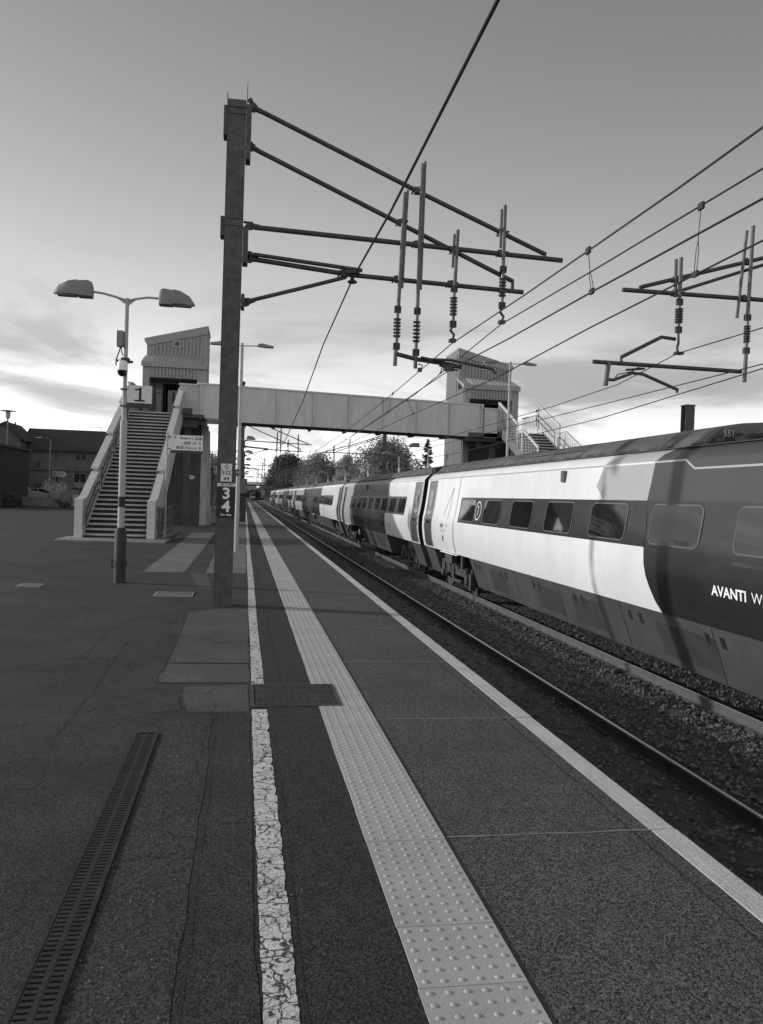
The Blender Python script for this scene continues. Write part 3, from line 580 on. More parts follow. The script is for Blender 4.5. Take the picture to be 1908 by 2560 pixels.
wire('contact_wire','lowest of the near track wires, crossing the cantilever of the far track','wire', [(3.88,-14,3.77),(3.87,5.76,3.76),(3.87,8.9,3.73),(3.87,12.5,3.65),(3.87,20,3.71),(3.72,62,3.77),(3.5,112,3.77),(3.72,165,3.77)], .0085)
wire('catenary_wire','wire of the far track hanging from the ribbed insulator at right','wire', [(6.9,-14,4.6),(6.9,10.2,4.18),(6.88,12.4,4.20),(6.95,14.7,4.00),(7.0,18.2,3.95),(7.0,35,3.92),(7.1,62,4.15),(7.1,112,4.15)], .0085, [(7.0,19.2,3.95,7.0,3.72)])
wire('contact_wire','contact wire above the long train, passing below the far track registration arm','wire', [(6.9,-14,3.69),(6.9,12.4,3.68),(7.0,18.2,3.71),(7.1,62,3.77),(6.95,112,3.77),(7.1,165,3.77)], .0085)
wire('contact_wire','lowest thin wire slanting over the train roof toward the far stairs','wire', [(6.9,-14,3.75),(6.9,10.16,3.62),(6.9,15.3,3.41),(6.9,25.8,3.27),(7.1,62,3.5)], .0085)
wire('catenary_wire','distant wire over the near track beyond the footbridge','wire', sag((3.72,62,4.2),(3.72,112,4.2),.15), .010)
# ================================================================== the long train on the far track
PROF = [(-.56,6.13),(-.16,5.99),(.20,5.85),(.36,5.806),(.55,5.77),(.70,5.752),(.86,5.742),(1.10,5.752),(1.41,5.81),(1.78,5.862),(2.01,5.888),(2.33,5.925),(2.36,5.93),(2.46,6.02),(2.54,6.12),(2.68,6.27),(2.79,6.41),(2.87,6.66),(2.90,7.10)]
def sideX(z):
    for (za,xa),(zb,xb) in zip(PROF,PROF[1:]):
        if za <= z <= zb: return xa+(xb-xa)*(z-za)/(zb-za)
    return PROF[0][1] if z < PROF[0][0] else 7.1
def S(y, z, d=.004): return (sideX(z)-d, y, z)
ROWZ = [.20,.55,.86,1.10,1.41,1.78,2.01,2.33,2.36,2.54]
WH,DK,UP,LT,BD = 0,1,2,3,4
def side_patch(mb, ya, yb, z0, z1, m, d=.003):
    """a piece of flush trim that follows the curved side"""
    zs = sorted([z0,z1]+[z for z,_ in PROF if z0 < z < z1])
    for a, b in zip(zs, zs[1:]): mb.quad(S(ya,a,d),S(yb,a,d),S(yb,b,d),S(ya,b,d), m)
def rrect(y0, y1, z0, z1, r, n=5):
    pts = []
    for cy, cz, a0 in ((y1-r,z1-r,0),(y0+r,z1-r,90),(y0+r,z0+r,180),(y1-r,z0+r,270)):
        for i in range(n+1):
            a = R(a0+90*i/n); pts.append((cy+r*math.cos(a), cz+r*math.sin(a)))
    return pts
def strip_line(mb, pts, w, d=.005, m=0):
    for (ya,za),(yb,zb) in zip(pts, pts[1:]):
        L_ = math.hypot(yb-ya, zb-za); py, pz = -(zb-za)/L_*w/2, (yb-ya)/L_*w/2
        n = max(1,int(abs(zb-za)/.25))
        for i in range(n):
            p = [(ya+(yb-ya)*t/n, za+(zb-za)*t/n) for t in (i,i+1)]
            mb.quad(S(p[0][0]-py,p[0][1]-pz,d),S(p[1][0]-py,p[1][1]-pz,d),S(p[1][0]+py,p[1][1]+pz,d),S(p[0][0]+py,p[0][1]+pz,d), m)
def window(c, ya, yb, z0=1.15, z1=1.735, fr=True):
    SW = lambda y, z, d: (sideX(z0)+(sideX(z1)-sideX(z0))*(z-z0)/(z1-z0)-d, y, z)     # flat glass
    a = rrect(ya,yb,z0,z1,.13); b = rrect(ya+.022,yb-.022,z0+.022,z1-.022,.11); n = len(a); m_ = MB()
    m_.add([SW(*p,.005) for p in a]+[SW(*p,.007) for p in b], [(i,(i+1)%n,n+(i+1)%n,n+i) for i in range(n)])
    o = m_.build('window', M['wframe'], c, fixn=False)
    m_ = MB(); m_.poly([SW(*p,.0055) for p in b]); m_.build('pane', M['pane'], o, fixn=False)
def bogie(c, yc):
    m_ = MB(); x = 6.16
    m_.box(x,x+.12,yc-1.0,yc+1.0,-.46,-.26); m_.box(x+.02,x+.14,yc-1.7,yc-1.0,-.52,-.36); m_.box(x+.02,x+.14,yc+1.0,yc+1.7,-.52,-.36)
    m_.box(x-.02,8.04,yc-.25,yc+.25,-.30,.0); m_.box(x+.1,8.04,yc-1.6,yc+1.6,-.5,-.4); m_.box(x-.05,x+.12,yc-.4,yc+.4,-.05,.12)
    m_.tube([(x-.06,yc-.9,-.6),(x-.06,yc+.2,-.62)], .05, 8); m_.tube([(x-.05,yc+.35,-.35),(x-.08,yc+.9,-.05)], .04, 8); m_.tube([(x-.05,yc-.55,-.2),(x-.05,yc-.55,.12)], .05, 8)
    m_.box(x-.06,x+.1,yc+1.15,yc+1.5,-.45,-.1); m_.box(x-.05,x+.1,yc-1.75,yc-1.55,-.75,-.3); m_.box(x-.05,x+.05,yc+.1,yc+.35,-.55,-.2)
    o = m_.build('bogie', M['bogie'], c, smooth=40)
    for s in (-1.35,1.35):
        w_ = MB(); w_.lathe([(.44,0),(.455,.012),(.44,.02),(.425,.10),(.36,.105),(.33,.07),(.14,.065),(.12,.14),(.0,.14)][::-1], (6.345,yc+s,-.49), 28, axis='x'); 
        w_.v = [(2*6.40-p[0] if False else p[0],p[1],p[2]) for p in w_.v]; w_.lathe([(.44,0),(.44,.10)], (7.75,yc+s,-.49), 20, axis='x'); w_.lathe([(.09,0),(.09,1.4)], (6.4,yc+s,-.49), 10, axis='x')
        w_.build('wheel', M['wheel'], o, smooth=40)
        b_ = MB(); b_.box(x-.02,x+.14,yc+s-.19,yc+s+.19,-.62,-.36); b_.lathe([(.13,0),(.13,-.06),(.09,-.08)], (x-.02,yc+s,-.49), 12, axis='x')
        for q in (-.27,.27): b_.tube([(x+.05,yc+s+q,-.52),(x+.05,yc+s+q,-.20)], .075, 10)
        b_.build('axle_box', M['bogie'], o, smooth=40)
def coach(label, y0, y1, cols, wins, band, doors, vest=1.45, detail=True, lines=(), skirt=None):
    """y0 near end, y1 far end; cols = list of (boundary function z->y giving the far limit, 9 row materials)"""
    c = thing('train_coach', label, 'railway coach', (7.1,(y0+y1)/2,ZR), 'coaches of the long train')
    mats = [M['white'],M['dark'],M['upper'],M['light'],M['band'],M['croof']]
    m_ = MB(); prev = lambda z: y0
    for fb, rows in cols:
        for k in range(9):
            za, zb = ROWZ[k], ROWZ[k+1]; sub = [za]+[z for z,_ in PROF if za < z < zb]+[zb]
            for a, b in zip(sub, sub[1:]):
                q = (prev(a),fb(a),fb(b),prev(b))
                if abs(q[1]-q[0]) < 1e-4 and abs(q[2]-q[3]) < 1e-4: continue
                m_.quad((sideX(a),q[0],a),(sideX(a),q[1],a),(sideX(b),q[2],b),(sideX(b),q[3],b), rows[k])
        prev = fb
    # far side, ends, floor
    zs = [z for z,_ in PROF if .20 <= z <= 2.55]
    for a, b in zip(zs, zs[1:]):
        m_.quad((14.2-sideX(a),y0,a),(14.2-sideX(b),y0,b),(14.2-sideX(b),y1,b),(14.2-sideX(a),y1,a), 0 if b <= 2.55 else 5)
    for y in (y0,y1):
        prof = [(sideX(z),y,z) for z in zs]+[(14.2-sideX(z),y,z) for z in reversed(zs)]
        m_.poly(prof, 4)
    m_.quad((5.85,y0,.2),(8.35,y0,.2),(8.35,y1,.2),(5.85,y1,.2), 4)
    m_.build('body', mats, c, smooth=35, fixn=False, merge=True)
    r_ = MB(); rz = [2.54,2.68,2.79,2.87,2.90]
    for a, b in zip(rz, rz[1:]): r_.quad((sideX(a),y0,a),(sideX(a),y1,a),(sideX(b),y1,b),(sideX(b),y0,b)); r_.quad((14.2-sideX(a),y0,a),(14.2-sideX(a),y1,a),(14.2-sideX(b),y1,b),(14.2-sideX(b),y0,b))
    for y in (y0,y1): r_.poly([(sideX(z),y,z) for z in rz]+[(14.2-sideX(z),y,z) for z in reversed(rz[:-1])])
    roof = r_.build('roof', M['croof'], c, smooth=40, merge=True)
    s_ = MB(); y = y0+.6
    while y < y1-.4:
        for a, b in zip(rz[:3], rz[1:4]): s_.quad((sideX(a)-.004,y,a+.004),(sideX(a)-.004,y+.035,a+.004),(sideX(b)-.004,y+.035,b+.004),(sideX(b)-.004,y,b+.004))
        y += 1.55
    if detail:
        y = y0+.5
        while y < y1-.5:
            s_.quad((sideX(2.565)-.006,y,2.567),(sideX(2.565)-.006,y+.34,2.567),(sideX(2.60)-.006,y+.34,2.60),(sideX(2.60)-.006,y+.06,2.60)); y += rng.choice([.45,.6,.8])
        s_.box(6.07,6.13,y0,y1,2.535,2.548)
    s_.build('roof_seam', M['seam'], roof, fixn=False)
    yw = y0+(y1-y0)*.5; w_ = MB()
    for k, (a_, l_) in enumerate(((.0,1.6),(1.7,1.2),(3.3,.8))):
        w_.quad((sideX(2.70)-.006,yw+a_,2.705),(sideX(2.70)-.006,yw+a_+l_,2.705),(sideX(2.86)-.006,yw+a_+l_,2.866),(sideX(2.86)-.006,yw+a_,2.866))
    w_.build('roof_louvre', M['well'], roof, fixn=False)
    if band:
        pass
    for a, b in wins: window(c, a, b)
    # doors near each end, with the tapering fairing below them
    for (da, db, e0, e1) in doors:
        d_ = MB(); side_patch(d_, da, db, .24, 2.30, 0, .006); 
        do = d_.build('door', M['door'], c, fixn=False)
        yc = (da+db)/2; a_ = rrect(yc-.20,yc+.22,1.42,2.0,.10); n = len(a_)
        p_ = MB(); p_.add([S(*p,.009) for p in a_]+[S(yc,1.7,.009)], [(i,(i+1)%n,n) for i in range(n)]); a_ = rrect(yc-.3,yc+.3,.95,1.33,.04); p_.add([S(*p,.009) for p in a_]+[S(yc,1.15,.009)], [(i,(i+1)%n,n) for i in range(n)])
        p_.build('pane', M['pane'], do, fixn=False)
        e_ = MB(); strip_line(e_, [(e0,2.30),(e0,.25)], .045, .010); 
        if detail: strip_line(e_, [(e1,2.30),(e1,.25)], .015, .010)
        e_.build('door_edge', M['edge'], do, fixn=False)
        f_ = MB(); side_patch(f_, da-.02, db+.12 if db > yc else db, -.56, .20, 0, 0); f_.quad((6.13,da-.02,-.56),(6.4,da-.02,-.56),(6.4,da-.02,.2),(5.85,da-.02,.2)); f_.quad((6.13,db+.12,-.56),(6.4,db+.12,-.56),(6.4,db+.12,.2),(5.85,db+.12,.2))
        f_.build('end_fairing', M['skirt'], c, fixn=False)
        if detail:
            b_ = MB(); yy = e1+(.14 if e1 > yc else -.14) if False else (da+db)/2
    # skirt between the bogies
    s0, s1 = skirt if skirt else (y0+5.4, y1-5.4)
    k_ = MB(); zs2 = [-.56,-.16,.195]
    for a, b in zip(zs2, zs2[1:]):
        ea, eb = (a-.2)*.06, (b-.2)*.06
        k_.quad((sideX(a)+.012,s0-ea,a),(sideX(a)+.012,s1+ea,a),(sideX(b)+.012,s1+eb,b),(sideX(b)+.012,s0-eb,b))
    k_.quad((6.14,s0,-.56),(8.05,s0,-.56),(8.05,s1,-.56),(6.14,s1,-.56)); k_.quad((5.86,s1,.19),(8.3,s1,.19),(8.05,s1-.04,-.56),(6.14,s1-.04,-.56)); k_.quad((5.86,s0,.19),(8.3,s0,.19),(8.05,s0+.04,-.56),(6.14,s0+.04,-.56))
    sk = k_.build('skirt', M['skirt'], c, fixn=False)
    if detail:
        p_ = MB()
        y = s0+1.2
        pat = [(0,1.5),(3.4,1.2),(5.2,1.3),(8.6,1.1)]
        for a_, l_ in pat:
            if y+a_+l_ > s1: continue
            ya, yb = y+a_, y+a_+l_
            p_ = MB()
            for za, zb in ((-.44,-.16),(-.16,.04)): p_.quad((sideX(za)+.008,ya,za),(sideX(za)+.008,yb,za),(sideX(zb)+.008,yb,zb),(sideX(zb)+.008,ya,zb))
            p_.build('skirt_panel', M['skirtd'], sk, fixn=False)
        q_ = MB(); y = s1-.35
        while y > s0+.4:
            for dy_ in (0,.34):
                za, zb = -.06, .09; ya = y-dy_; q_.quad((sideX(za)+.006,ya-.10,za),(sideX(za)+.006,ya,za),(sideX(zb)+.006,ya,zb),(sideX(zb)+.006,ya-.10,zb))
            y -= 2.15
        y = s1-.9
        while y > s0+.4:
            for za, zb in ((-.55,-.16),(-.16,.18)): q_.quad((sideX(za)+.007,y-.012,za),(sideX(za)+.007,y,za),(sideX(zb)+.007,y,zb),(sideX(zb)+.007,y-.012,zb))
            y -= 2.6
        q_.build('vent_slot', M['slot'], sk, fixn=False)
        e_ = MB(); 
        for yb_ in (y1-3.3,): e_.box(5.80,5.86,yb_-.95,yb_+.95,.165,.185)
        e_.build('step_edge', M['edge'], c)
        e_ = MB(); e_.box(5.82,5.95,y1-3.7,y1-2.9,-.1,.165); e_.box(5.84,5.9,y1-4.75,y1-4.6,-.16,.19); e_.build('suspension_bracket', M['bogie'], c)
    bogie(c, y0+3.0); bogie(c, y1-2.95)
    # gangway at the far end
    g_ = MB(); g_.box(6.15,8.05,y1,y1+.62,-.25,2.74); g_.build('gangway', M['bellow'], c)
    for pts, wd in lines:
        l_ = MB(); strip_line(l_, pts, wd, .004); l_.build('cantrail_line', M['light'], c, fixn=False)
    return c
def lin(*pts):
    pts = sorted(pts)
    def g(z):
        if z <= pts[0][0]: return pts[0][1]
        for (za,ya),(zb,yb) in zip(pts,pts[1:]):
            if za <= z <= zb: return ya+(yb-ya)*(z-za)/(zb-za)
        return pts[-1][1]
    return g
K = lambda y: (lambda z: y)
GAP = [26.42+23.4*i for i in range(9)]
wrow = [WH,WH,WH,WH,WH,WH,WH,LT,WH]; wband = [WH,WH,WH,BD,BD,WH,WH,LT,WH]
drow = [DK,DK,DK,BD,BD,UP,UP,UP,UP]
# ---- coach nearest the camera
b1 = lin((.2,10.68),(.36,10.83),(.55,10.95),(.70,11.03),(.86,11.08),(1.10,11.10),(1.78,11.27),(2.01,11.23),(2.36,11.18),(2.46,11.10),(2.54,10.9))
b2 = lin((.2,10.68),(.36,10.83),(.55,10.95),(.70,11.03),(.86,11.08),(1.10,11.12),(1.41,11.14),(1.78,12.77),(2.01,13.11),(2.36,12.9),(2.46,12.7),(2.54,12.2))
wa = [(21.6,20.22)]+[(19.45-2.1*i,18.09-2.1*i) for i in range(8)]
A = coach('nearest coach with white side, dark window band and large white lettering at right', 3.1, 26.12,
    [(b1,drow),(b2,[DK,DK,DK,BD,BD,LT,LT,WH,LT]),(K(21.72),wband),(K(26.12),wrow)],
    [(b,a) for a,b in wa], None, [(24.78,25.86,25.84,24.80)], lines=[([(11.2,2.345),(10.34,2.345),(10.08,2.22),(3.1,2.22)],.028)], skirt=(8.3,20.8))
def side_text(c, body, yc, z, size, bold, sx, mat, name='lettering'):
    MB().text(body, size, lambda u,v: S(yc-u, z+v, .006), bold, sx).build(name, M[mat], c, fixn=False)
MB().text('AVANTI', .178, lambda u,v: S(9.32-u, .622+v, .006), .004, 1.13, center=False).build('lettering', M['edge'], A, fixn=False); MB().text('WEST COAST', .178, lambda u,v: S(8.51-u, .622+v, .006), -.001, 1.1, center=False).build('lettering', M['edge'], A, fixn=False)
side_text(A, 'AVANTI', 23.47, .94, .16, .002, .72, 'seam'); side_text(A, 'WEST COAST', 23.33, .80, .13, -.001, .72, 'light')
m_ = MB(); strip_line(m_, [(22.66,2.06),(23.38,1.30),(22.88,.91),(22.66,2.06)], .022); m_.build('logo_outline', M['seam'], A, fixn=False)
m_ = MB(); n = 28
pts = [(19.9+.24*math.cos(2*math.pi*i/n), 1.45+.225*math.sin(2*math.pi*i/n)) for i in range(n+1)]
strip_line(m_, pts, .026, .010); strip_line(m_, [(19.90,1.33),(19.90,1.57)], .026, .010); strip_line(m_, [(19.90,1.57),(19.97,1.55)], .024, .010); m_.build('first_class_mark', M['edge'], A, fixn=False)
m_ = MB(); side_patch(m_, 23.30,23.42,.50,.66,0,.006); m_.build('fire_point_mark', M['seam'], A, fixn=False)
m_ = MB(); m_.box(5.86,5.935,14.5,14.66,2.10,2.31); m_.build('marker_lamp', M['wframe'], A)
m_ = MB(); zr_ = [2.545,2.68,2.79,2.87,2.905]; m_.prism([(sideX(z)+.01,z) for z in zr_]+[(14.19-sideX(z),z) for z in reversed(zr_[:-1])], 10.22, 10.30); m_.build('roof_bulkhead', M['dark'], A)
MB().text('551', .125, lambda u,v: (6.47+u, 10.212, 2.715+v), .0015, .95).build('lettering', M['light'], A, fixn=False)
m_ = MB(); rq = random.Random(5)
m_.quad((6.13,3.1,2.545),(6.13,10.25,2.545),(8.07,10.25,2.545),(8.07,3.1,2.545))
for i in range(26): 
    y = rq.uniform(4,10.0); x = rq.uniform(6.6,7.6); m_.lathe([(.10,0),(.13,.05),(.07,.1),(.12,.15),(.06,.2),(.10,.25),(.04,rq.uniform(.26,.30))], (x,y,2.50), 8)
m_.tube([(6.7,4,2.74),(6.7,8,2.76),(6.8,10,2.74)], .025, 6); m_.build('pantograph_gear', M['bogie'], A, smooth=50)
# cut the roof skin away over the pantograph well: the well lies at y < 10.4
for o_ in list(A.children):
    if o_.name.startswith('roof') and not o_.name.startswith('roof_'):
        me = o_.data
        for v in me.vertices:
            if v.co.y < -5 : v.co.y = 10.30-(3.1+26.12)/2
        for ch in o_.children:
            if ch.name.startswith('roof_seam'):
                import bmesh
                bm = bmesh.new(); bm.from_mesh(ch.data); bmesh.ops.delete(bm, geom=[f_ for f_ in bm.faces if f_.calc_center_median().y < 10.4-(3.1+26.12)/2], context='FACES'); bm.to_mesh(ch.data); bm.free()
# ---- second coach
y0, y1 = GAP[0]+.34, GAP[1]-.3
bb = lin((.2,33.46),(.86,33.42),(1.10,33.40),(1.78,33.31),(2.36,33.36),(2.46,33.2),(2.54,32.7)); bl = lin((.2,43.3),(.86,43.8),(2.54,44.6))
Bc = coach('second coach, white at its near end and dark along its middle', y0, y1,
    [(K(29.34),wrow),(bb,[WH,WH,WH,BD,BD,WH,WH,LT,WH]),(bl,[DK,DK,DK,BD,BD,UP,UP,UP,UP]),(K(45.1),[LT,LT,LT,BD,BD,LT,LT,LT,LT]),(K(y1),[LT]*9)],
    [(29.42+1.92*i,30.76+1.92*i) for i in range(8)], None, [(26.86,28.1,26.9,28.08),(47.5,48.6,48.58,47.52)], skirt=(33.5,41.2))
side_text(Bc, 'Avanti', 37.4, 2.05, .17, 0, 1., 'seam', 'nameplate'); side_text(Bc, 'AVANTI WEST COAST', 32.6, .62, .13, .001, .8, 'light')
m_ = MB(); m_.box(5.86,5.935,39.4,39.58,2.08,2.30); m_.build('marker_lamp', M['seam'], Bc)
# ---- coaches trailing into the distance
spec = [(2,'third coach along, white near end with one dark window run','nw'),(3,'fourth coach along, dark near end and pale far half','fw'),(4,'fifth coach along, pale panels on its near half','nw'),(5,'sixth coach along, pale panels on its far half','fw'),(6,'seventh coach along, small and pale against the dark cutting','nw'),(7,'farthest coach at the tail of the long train','fw')]
for k, lb, st_ in spec:
    y0, y1 = GAP[k-1]+.34, GAP[k]-.3; mid = y0+13.2 if st_=='nw' else y0+9.0
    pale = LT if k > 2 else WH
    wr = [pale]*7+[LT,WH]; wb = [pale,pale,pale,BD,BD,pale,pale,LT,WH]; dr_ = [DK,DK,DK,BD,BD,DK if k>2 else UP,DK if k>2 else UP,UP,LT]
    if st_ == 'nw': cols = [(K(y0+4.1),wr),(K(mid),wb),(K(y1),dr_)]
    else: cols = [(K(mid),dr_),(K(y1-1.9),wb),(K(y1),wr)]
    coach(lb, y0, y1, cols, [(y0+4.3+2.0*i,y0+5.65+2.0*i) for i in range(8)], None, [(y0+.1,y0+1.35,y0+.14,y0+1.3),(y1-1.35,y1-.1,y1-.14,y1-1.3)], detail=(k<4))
# ------------------------------------------------------------------ second train approaching far down the near track
t2 = thing('oncoming_train', 'tiny oncoming train facing the camera on the near track far away', 'train', (X1,392,ZR))
m_ = MB(); pr = [(-1.2,.0),(-1.36,.5),(-1.36,1.6),(-1.15,2.6),(-.7,2.95),(.7,2.95),(1.15,2.6),(1.36,1.6),(1.36,.5),(1.2,0)]
m_.prism([(X1+a,ZR+.55+b) for a,b in pr], 393, 430); m_.prism([(X1+a*.92,ZR+.6+b*.93) for a,b in pr], 392, 393); m_.build('body', M['upper'], t2)
m_ = MB(); m_.prism([(X1-.95,1.0),(X1+.95,1.0),(X1+.8,2.1),(X1-.8,2.1)], 391.9, 392.05); m_.build('windscreen', M['pane'], t2)
m_ = MB(); m_.prism([(X1-1.0,-.2),(X1+1.0,-.2),(X1+1.15,.7),(X1-1.15,.7)], 391.9, 392.05); m_.build('front_panel', M['light'], t2)
m_ = MB(); m_.prism([(X1-1.2,2.2),(X1-1.1,2.2),(X1-.7,2.5),(X1+.7,2.5),(X1+1.1,2.2),(X1+1.2,2.2),(X1+.75,2.65),(X1-.75,2.65)], 391.92, 392.03); m_.build('cab_surround', M['light'], t2)
for sx_ in (-1,1): m_ = MB(); m_.lathe([(.14,0),(.14,-.05)], (X1+sx_*.95,391.95,.75), 10, axis='y'); m_.build('headlight', M['edge'], t2)
m_ = MB(); m_.box(X1-1.1,X1+1.1,392.1,429,ZR+.05,ZR+.6); m_.build('underframe', M['bogie'], t2)
# ================================================================== footbridge, stairs, lift towers
ZD = 5.35
fb = thing('footbridge', 'plate girder footbridge spanning the tracks between the two lift towers', 'footbridge', (5,41,ZD))
SL = .1756
def FY(x): return 40.05+SL*(x+.3)
XB0, XB1 = -2.35, 12.45
for nm, off, front in (('girder',0,True),('girder',2.0,False)):
    m_ = MB(); t_ = .02
    a = (XB0,FY(XB0)+off); b = (XB1,FY(XB1)+off)
    def slab_(m_, a, b, z0, z1, th, m=0):
        d = Vector((b[0]-a[0],b[1]-a[1],0)).normalized(); n = Vector((-d.y,d.x,0))*th
        m_.add([(a[0],a[1],z0),(b[0],b[1],z0),(b[0]+n.x,b[1]+n.y,z0),(a[0]+n.x,a[1]+n.y,z0),(a[0],a[1],z1),(b[0],b[1],z1),(b[0]+n.x,b[1]+n.y,z1),(a[0]+n.x,a[1]+n.y,z1)],[(3,2,1,0),(4,5,6,7),(0,1,5,4),(1,2,6,5),(2,3,7,6),(3,0,4,7)],m)
    slab_(m_, (a[0]+ (1.0 if front else 0),FY(a[0]+(1.0 if front else 0))+off), b, 5.12, 6.80, t_)
    if front: slab_(m_, a, (a[0]+1.0,FY(a[0]+1.0)+off), 5.22, 6.80, t_)
    m_.build(nm, M['girder'], fb)
    m_ = MB(); slab_(m_, (a[0],a[1]-.05), (b[0],b[1]-.05), 6.80, 6.87, .14); m_.build('top_rail', M['cap'], fb)
    if front:
        x = 1.42-1.8*2
        while x < XB1:
            s_ = MB(); y = FY(x); s_.box(x-.012,x+.012,y-.075,y,5.14,6.80); s_.box(x-.035,x+.035,y-.085,y-.075,5.14,6.80); s_.build('stiffener', M['girder'], fb); x += 1.815
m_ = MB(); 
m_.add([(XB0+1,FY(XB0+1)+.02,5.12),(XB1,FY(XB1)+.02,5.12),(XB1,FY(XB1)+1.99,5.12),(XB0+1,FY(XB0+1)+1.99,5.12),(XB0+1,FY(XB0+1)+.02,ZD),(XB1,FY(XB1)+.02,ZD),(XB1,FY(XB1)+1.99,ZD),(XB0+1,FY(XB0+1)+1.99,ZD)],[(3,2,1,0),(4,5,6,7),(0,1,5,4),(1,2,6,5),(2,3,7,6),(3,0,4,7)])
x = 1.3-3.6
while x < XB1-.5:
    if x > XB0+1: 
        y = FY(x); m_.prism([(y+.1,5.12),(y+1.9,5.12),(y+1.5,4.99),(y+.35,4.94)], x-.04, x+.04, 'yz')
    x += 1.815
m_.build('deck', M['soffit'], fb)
def stairs_left():
    xl, xr = -5.38, -3.16; N_ = 32; ya, yb = 28.95, 39.55
    t = thing('staircase', 'broad stair with solid pale parapets rising from the near platform to the footbridge', 'staircase', (-4.3,ya,0))
    rz, rn = ZD/N_, (yb-ya)/N_
    a = MB(); b = MB()
    for i in range(N_):
        y = ya+i*rn; z = i*rz
        a.box(xl,xr,y+.03,y+rn+.05,z,z+rz-.06)
        b.box(xl,xr,y-.01,y+rn+.03,z+rz-.06,z+rz)
    a.build('riser', M['riser'], t); b.build('tread', M['nosing'], t)
    sl = ZD/(yb-ya)
    for nm, x0, x1, sg in (('parapet',-5.50,-5.38,-1),('parapet',-3.16,-3.04,1)):
        m_ = MB(); c_ = MB()
        ks = [28.55,31.35,34.4,37.5,40.0]
        for i in range(4):
            p, q = ks[i], ks[i+1]; zb0 = max(0,(p-ya)*sl-.35); zb1 = (q-ya)*sl-.35
            z0 = 1.30+max(0,(p-29.3))*sl*.985+.10*(i>0); z1 = 1.30+(q-29.3)*sl*.985-.06
            if i == 0: poly = [(p,0),(p+.9,0),(q,zb1),(q,z1),(p+.75,1.34),(p,1.30)]
            else: poly = [(p,zb0),(q,zb1),(q,z1),(p,z0)]
            m_.prism(poly, x0, x1, 'yz')
            xa, xb = x0-.07, x1+.07
            s0 = (p+.75,1.36) if i == 0 else (p-.06,z0+.0)
            c_.prism([(s0[0],s0[1]),(q+.03,z1+.01),(q+.03,z1+.07),(s0[0],s0[1]+.06)], xa, xb, 'yz')
            c_.box(xa,xb,q-.02,q+.10,z1-.04,z1+.075); m_.box(x0+.01,x1-.01,q-.05,q+.02,z1-.3,z1)
            if i == 0: c_.prism([(p-.06,0),(p+.06,0),(p+.03,.18),(p+.03,1.30),(p+.75,1.36),(p+.75,1.42),(p-.03,1.34),(p-.03,.18)], xa, xb, 'yz')
            # stringer on the outside
            xo = x1 if sg > 0 else x0-.05
            m_.prism([(max(p,29.6),max(0,zb0-.02)),(q,zb1-.02),(q,zb1+.30),(max(p,29.6),max(.3,zb0+.30))], xo, xo+.05, 'yz')
        pp = m_.build(nm, M['parapet'], t); c_.build('coping', M['cap'], pp)
        for h in (.62,.92):
            r_ = MB(); xi = (xl+.13) if sg < 0 else (xr-.13)
            for i in range(4):
                p, q = ks[i]+.35, ks[i+1]-.15; z0 = (p-ya)*sl+h; z1 = (q-ya)*sl+h
                r_.tube([(xi,p,max(z0-.25,.15)),(xi,p,z0),(xi,p+.05,z0+.05),(xi,q-.35,z1-.12),(xi,q,z1-.08),(xi,q+.05,z1-.2)], .024, 7)
                for w_ in (.2,.8): yy = p+(q-p)*w_; zz = z0+(z1-z0)*w_; r_.beam((xi,yy,zz-.03),(x1 if sg < 0 else x0,yy,zz-.1),.03,.03)
            r_.build('handrail', M['rail2'], t, smooth=40)
        r_ = MB(); xi = xl+.02 if sg < 0 else xr-.02; r_.prism([(ya,.05),(yb,ZD+.02),(yb,ZD+.30),(ya,.33)], xi-.02, xi+.02, 'yz'); r_.build('skirting', M['nosing'], t)
    # landing
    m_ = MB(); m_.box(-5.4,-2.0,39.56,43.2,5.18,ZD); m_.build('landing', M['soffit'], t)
    m_ = MB(); m_.box(-3.16,-3.04,39.6,40.05,5.1,6.80); m_.box(-3.04,-2.36,39.62,39.74,5.24,6.72); m_.build('landing_parapet', M['parapet'], t); MB().box(-5.5,-5.38,39.9,44.7,5.1,6.7).build('landing_parapet', M['parapet'], t); MB().box(-2.95,-2.55,39.45,39.6,5.34,5.62).build('light_fitting', M['steel'], t)
    MB().box(-3.2,-2.3,39.58,39.78,6.72,6.79).build('coping', M['cap'], t); MB().box(-5.56,-5.32,39.9,44.7,6.7,6.77).build('coping', M['cap'], t)
    m_ = MB(); m_.box(-2.9,-2.65,40.2,40.45,0,5.18); m_.box(-5.3,-5.05,41.5,41.75,0,5.18); m_.box(-3.0,-2.0,40.2,40.4,4.9,5.18); m_.box(-3.9,-2.3,39.9,40.0,4.75,5.18); m_.build('support_column', M['steel'], t)
    return t
stairs_left()
def ribs(m_, x0, x1, y, z0, ztop, d=.06, p=.19, face='front'):
    x = x0+.1
    while x < x1-.05:
        zt = ztop(x) if callable(ztop) else ztop
        if face == 'front': m_.box(x,x+.09,y-d,y,z0,zt)
        else: m_.box(y-d,y,x,x+.09,z0,zt)
        x += p
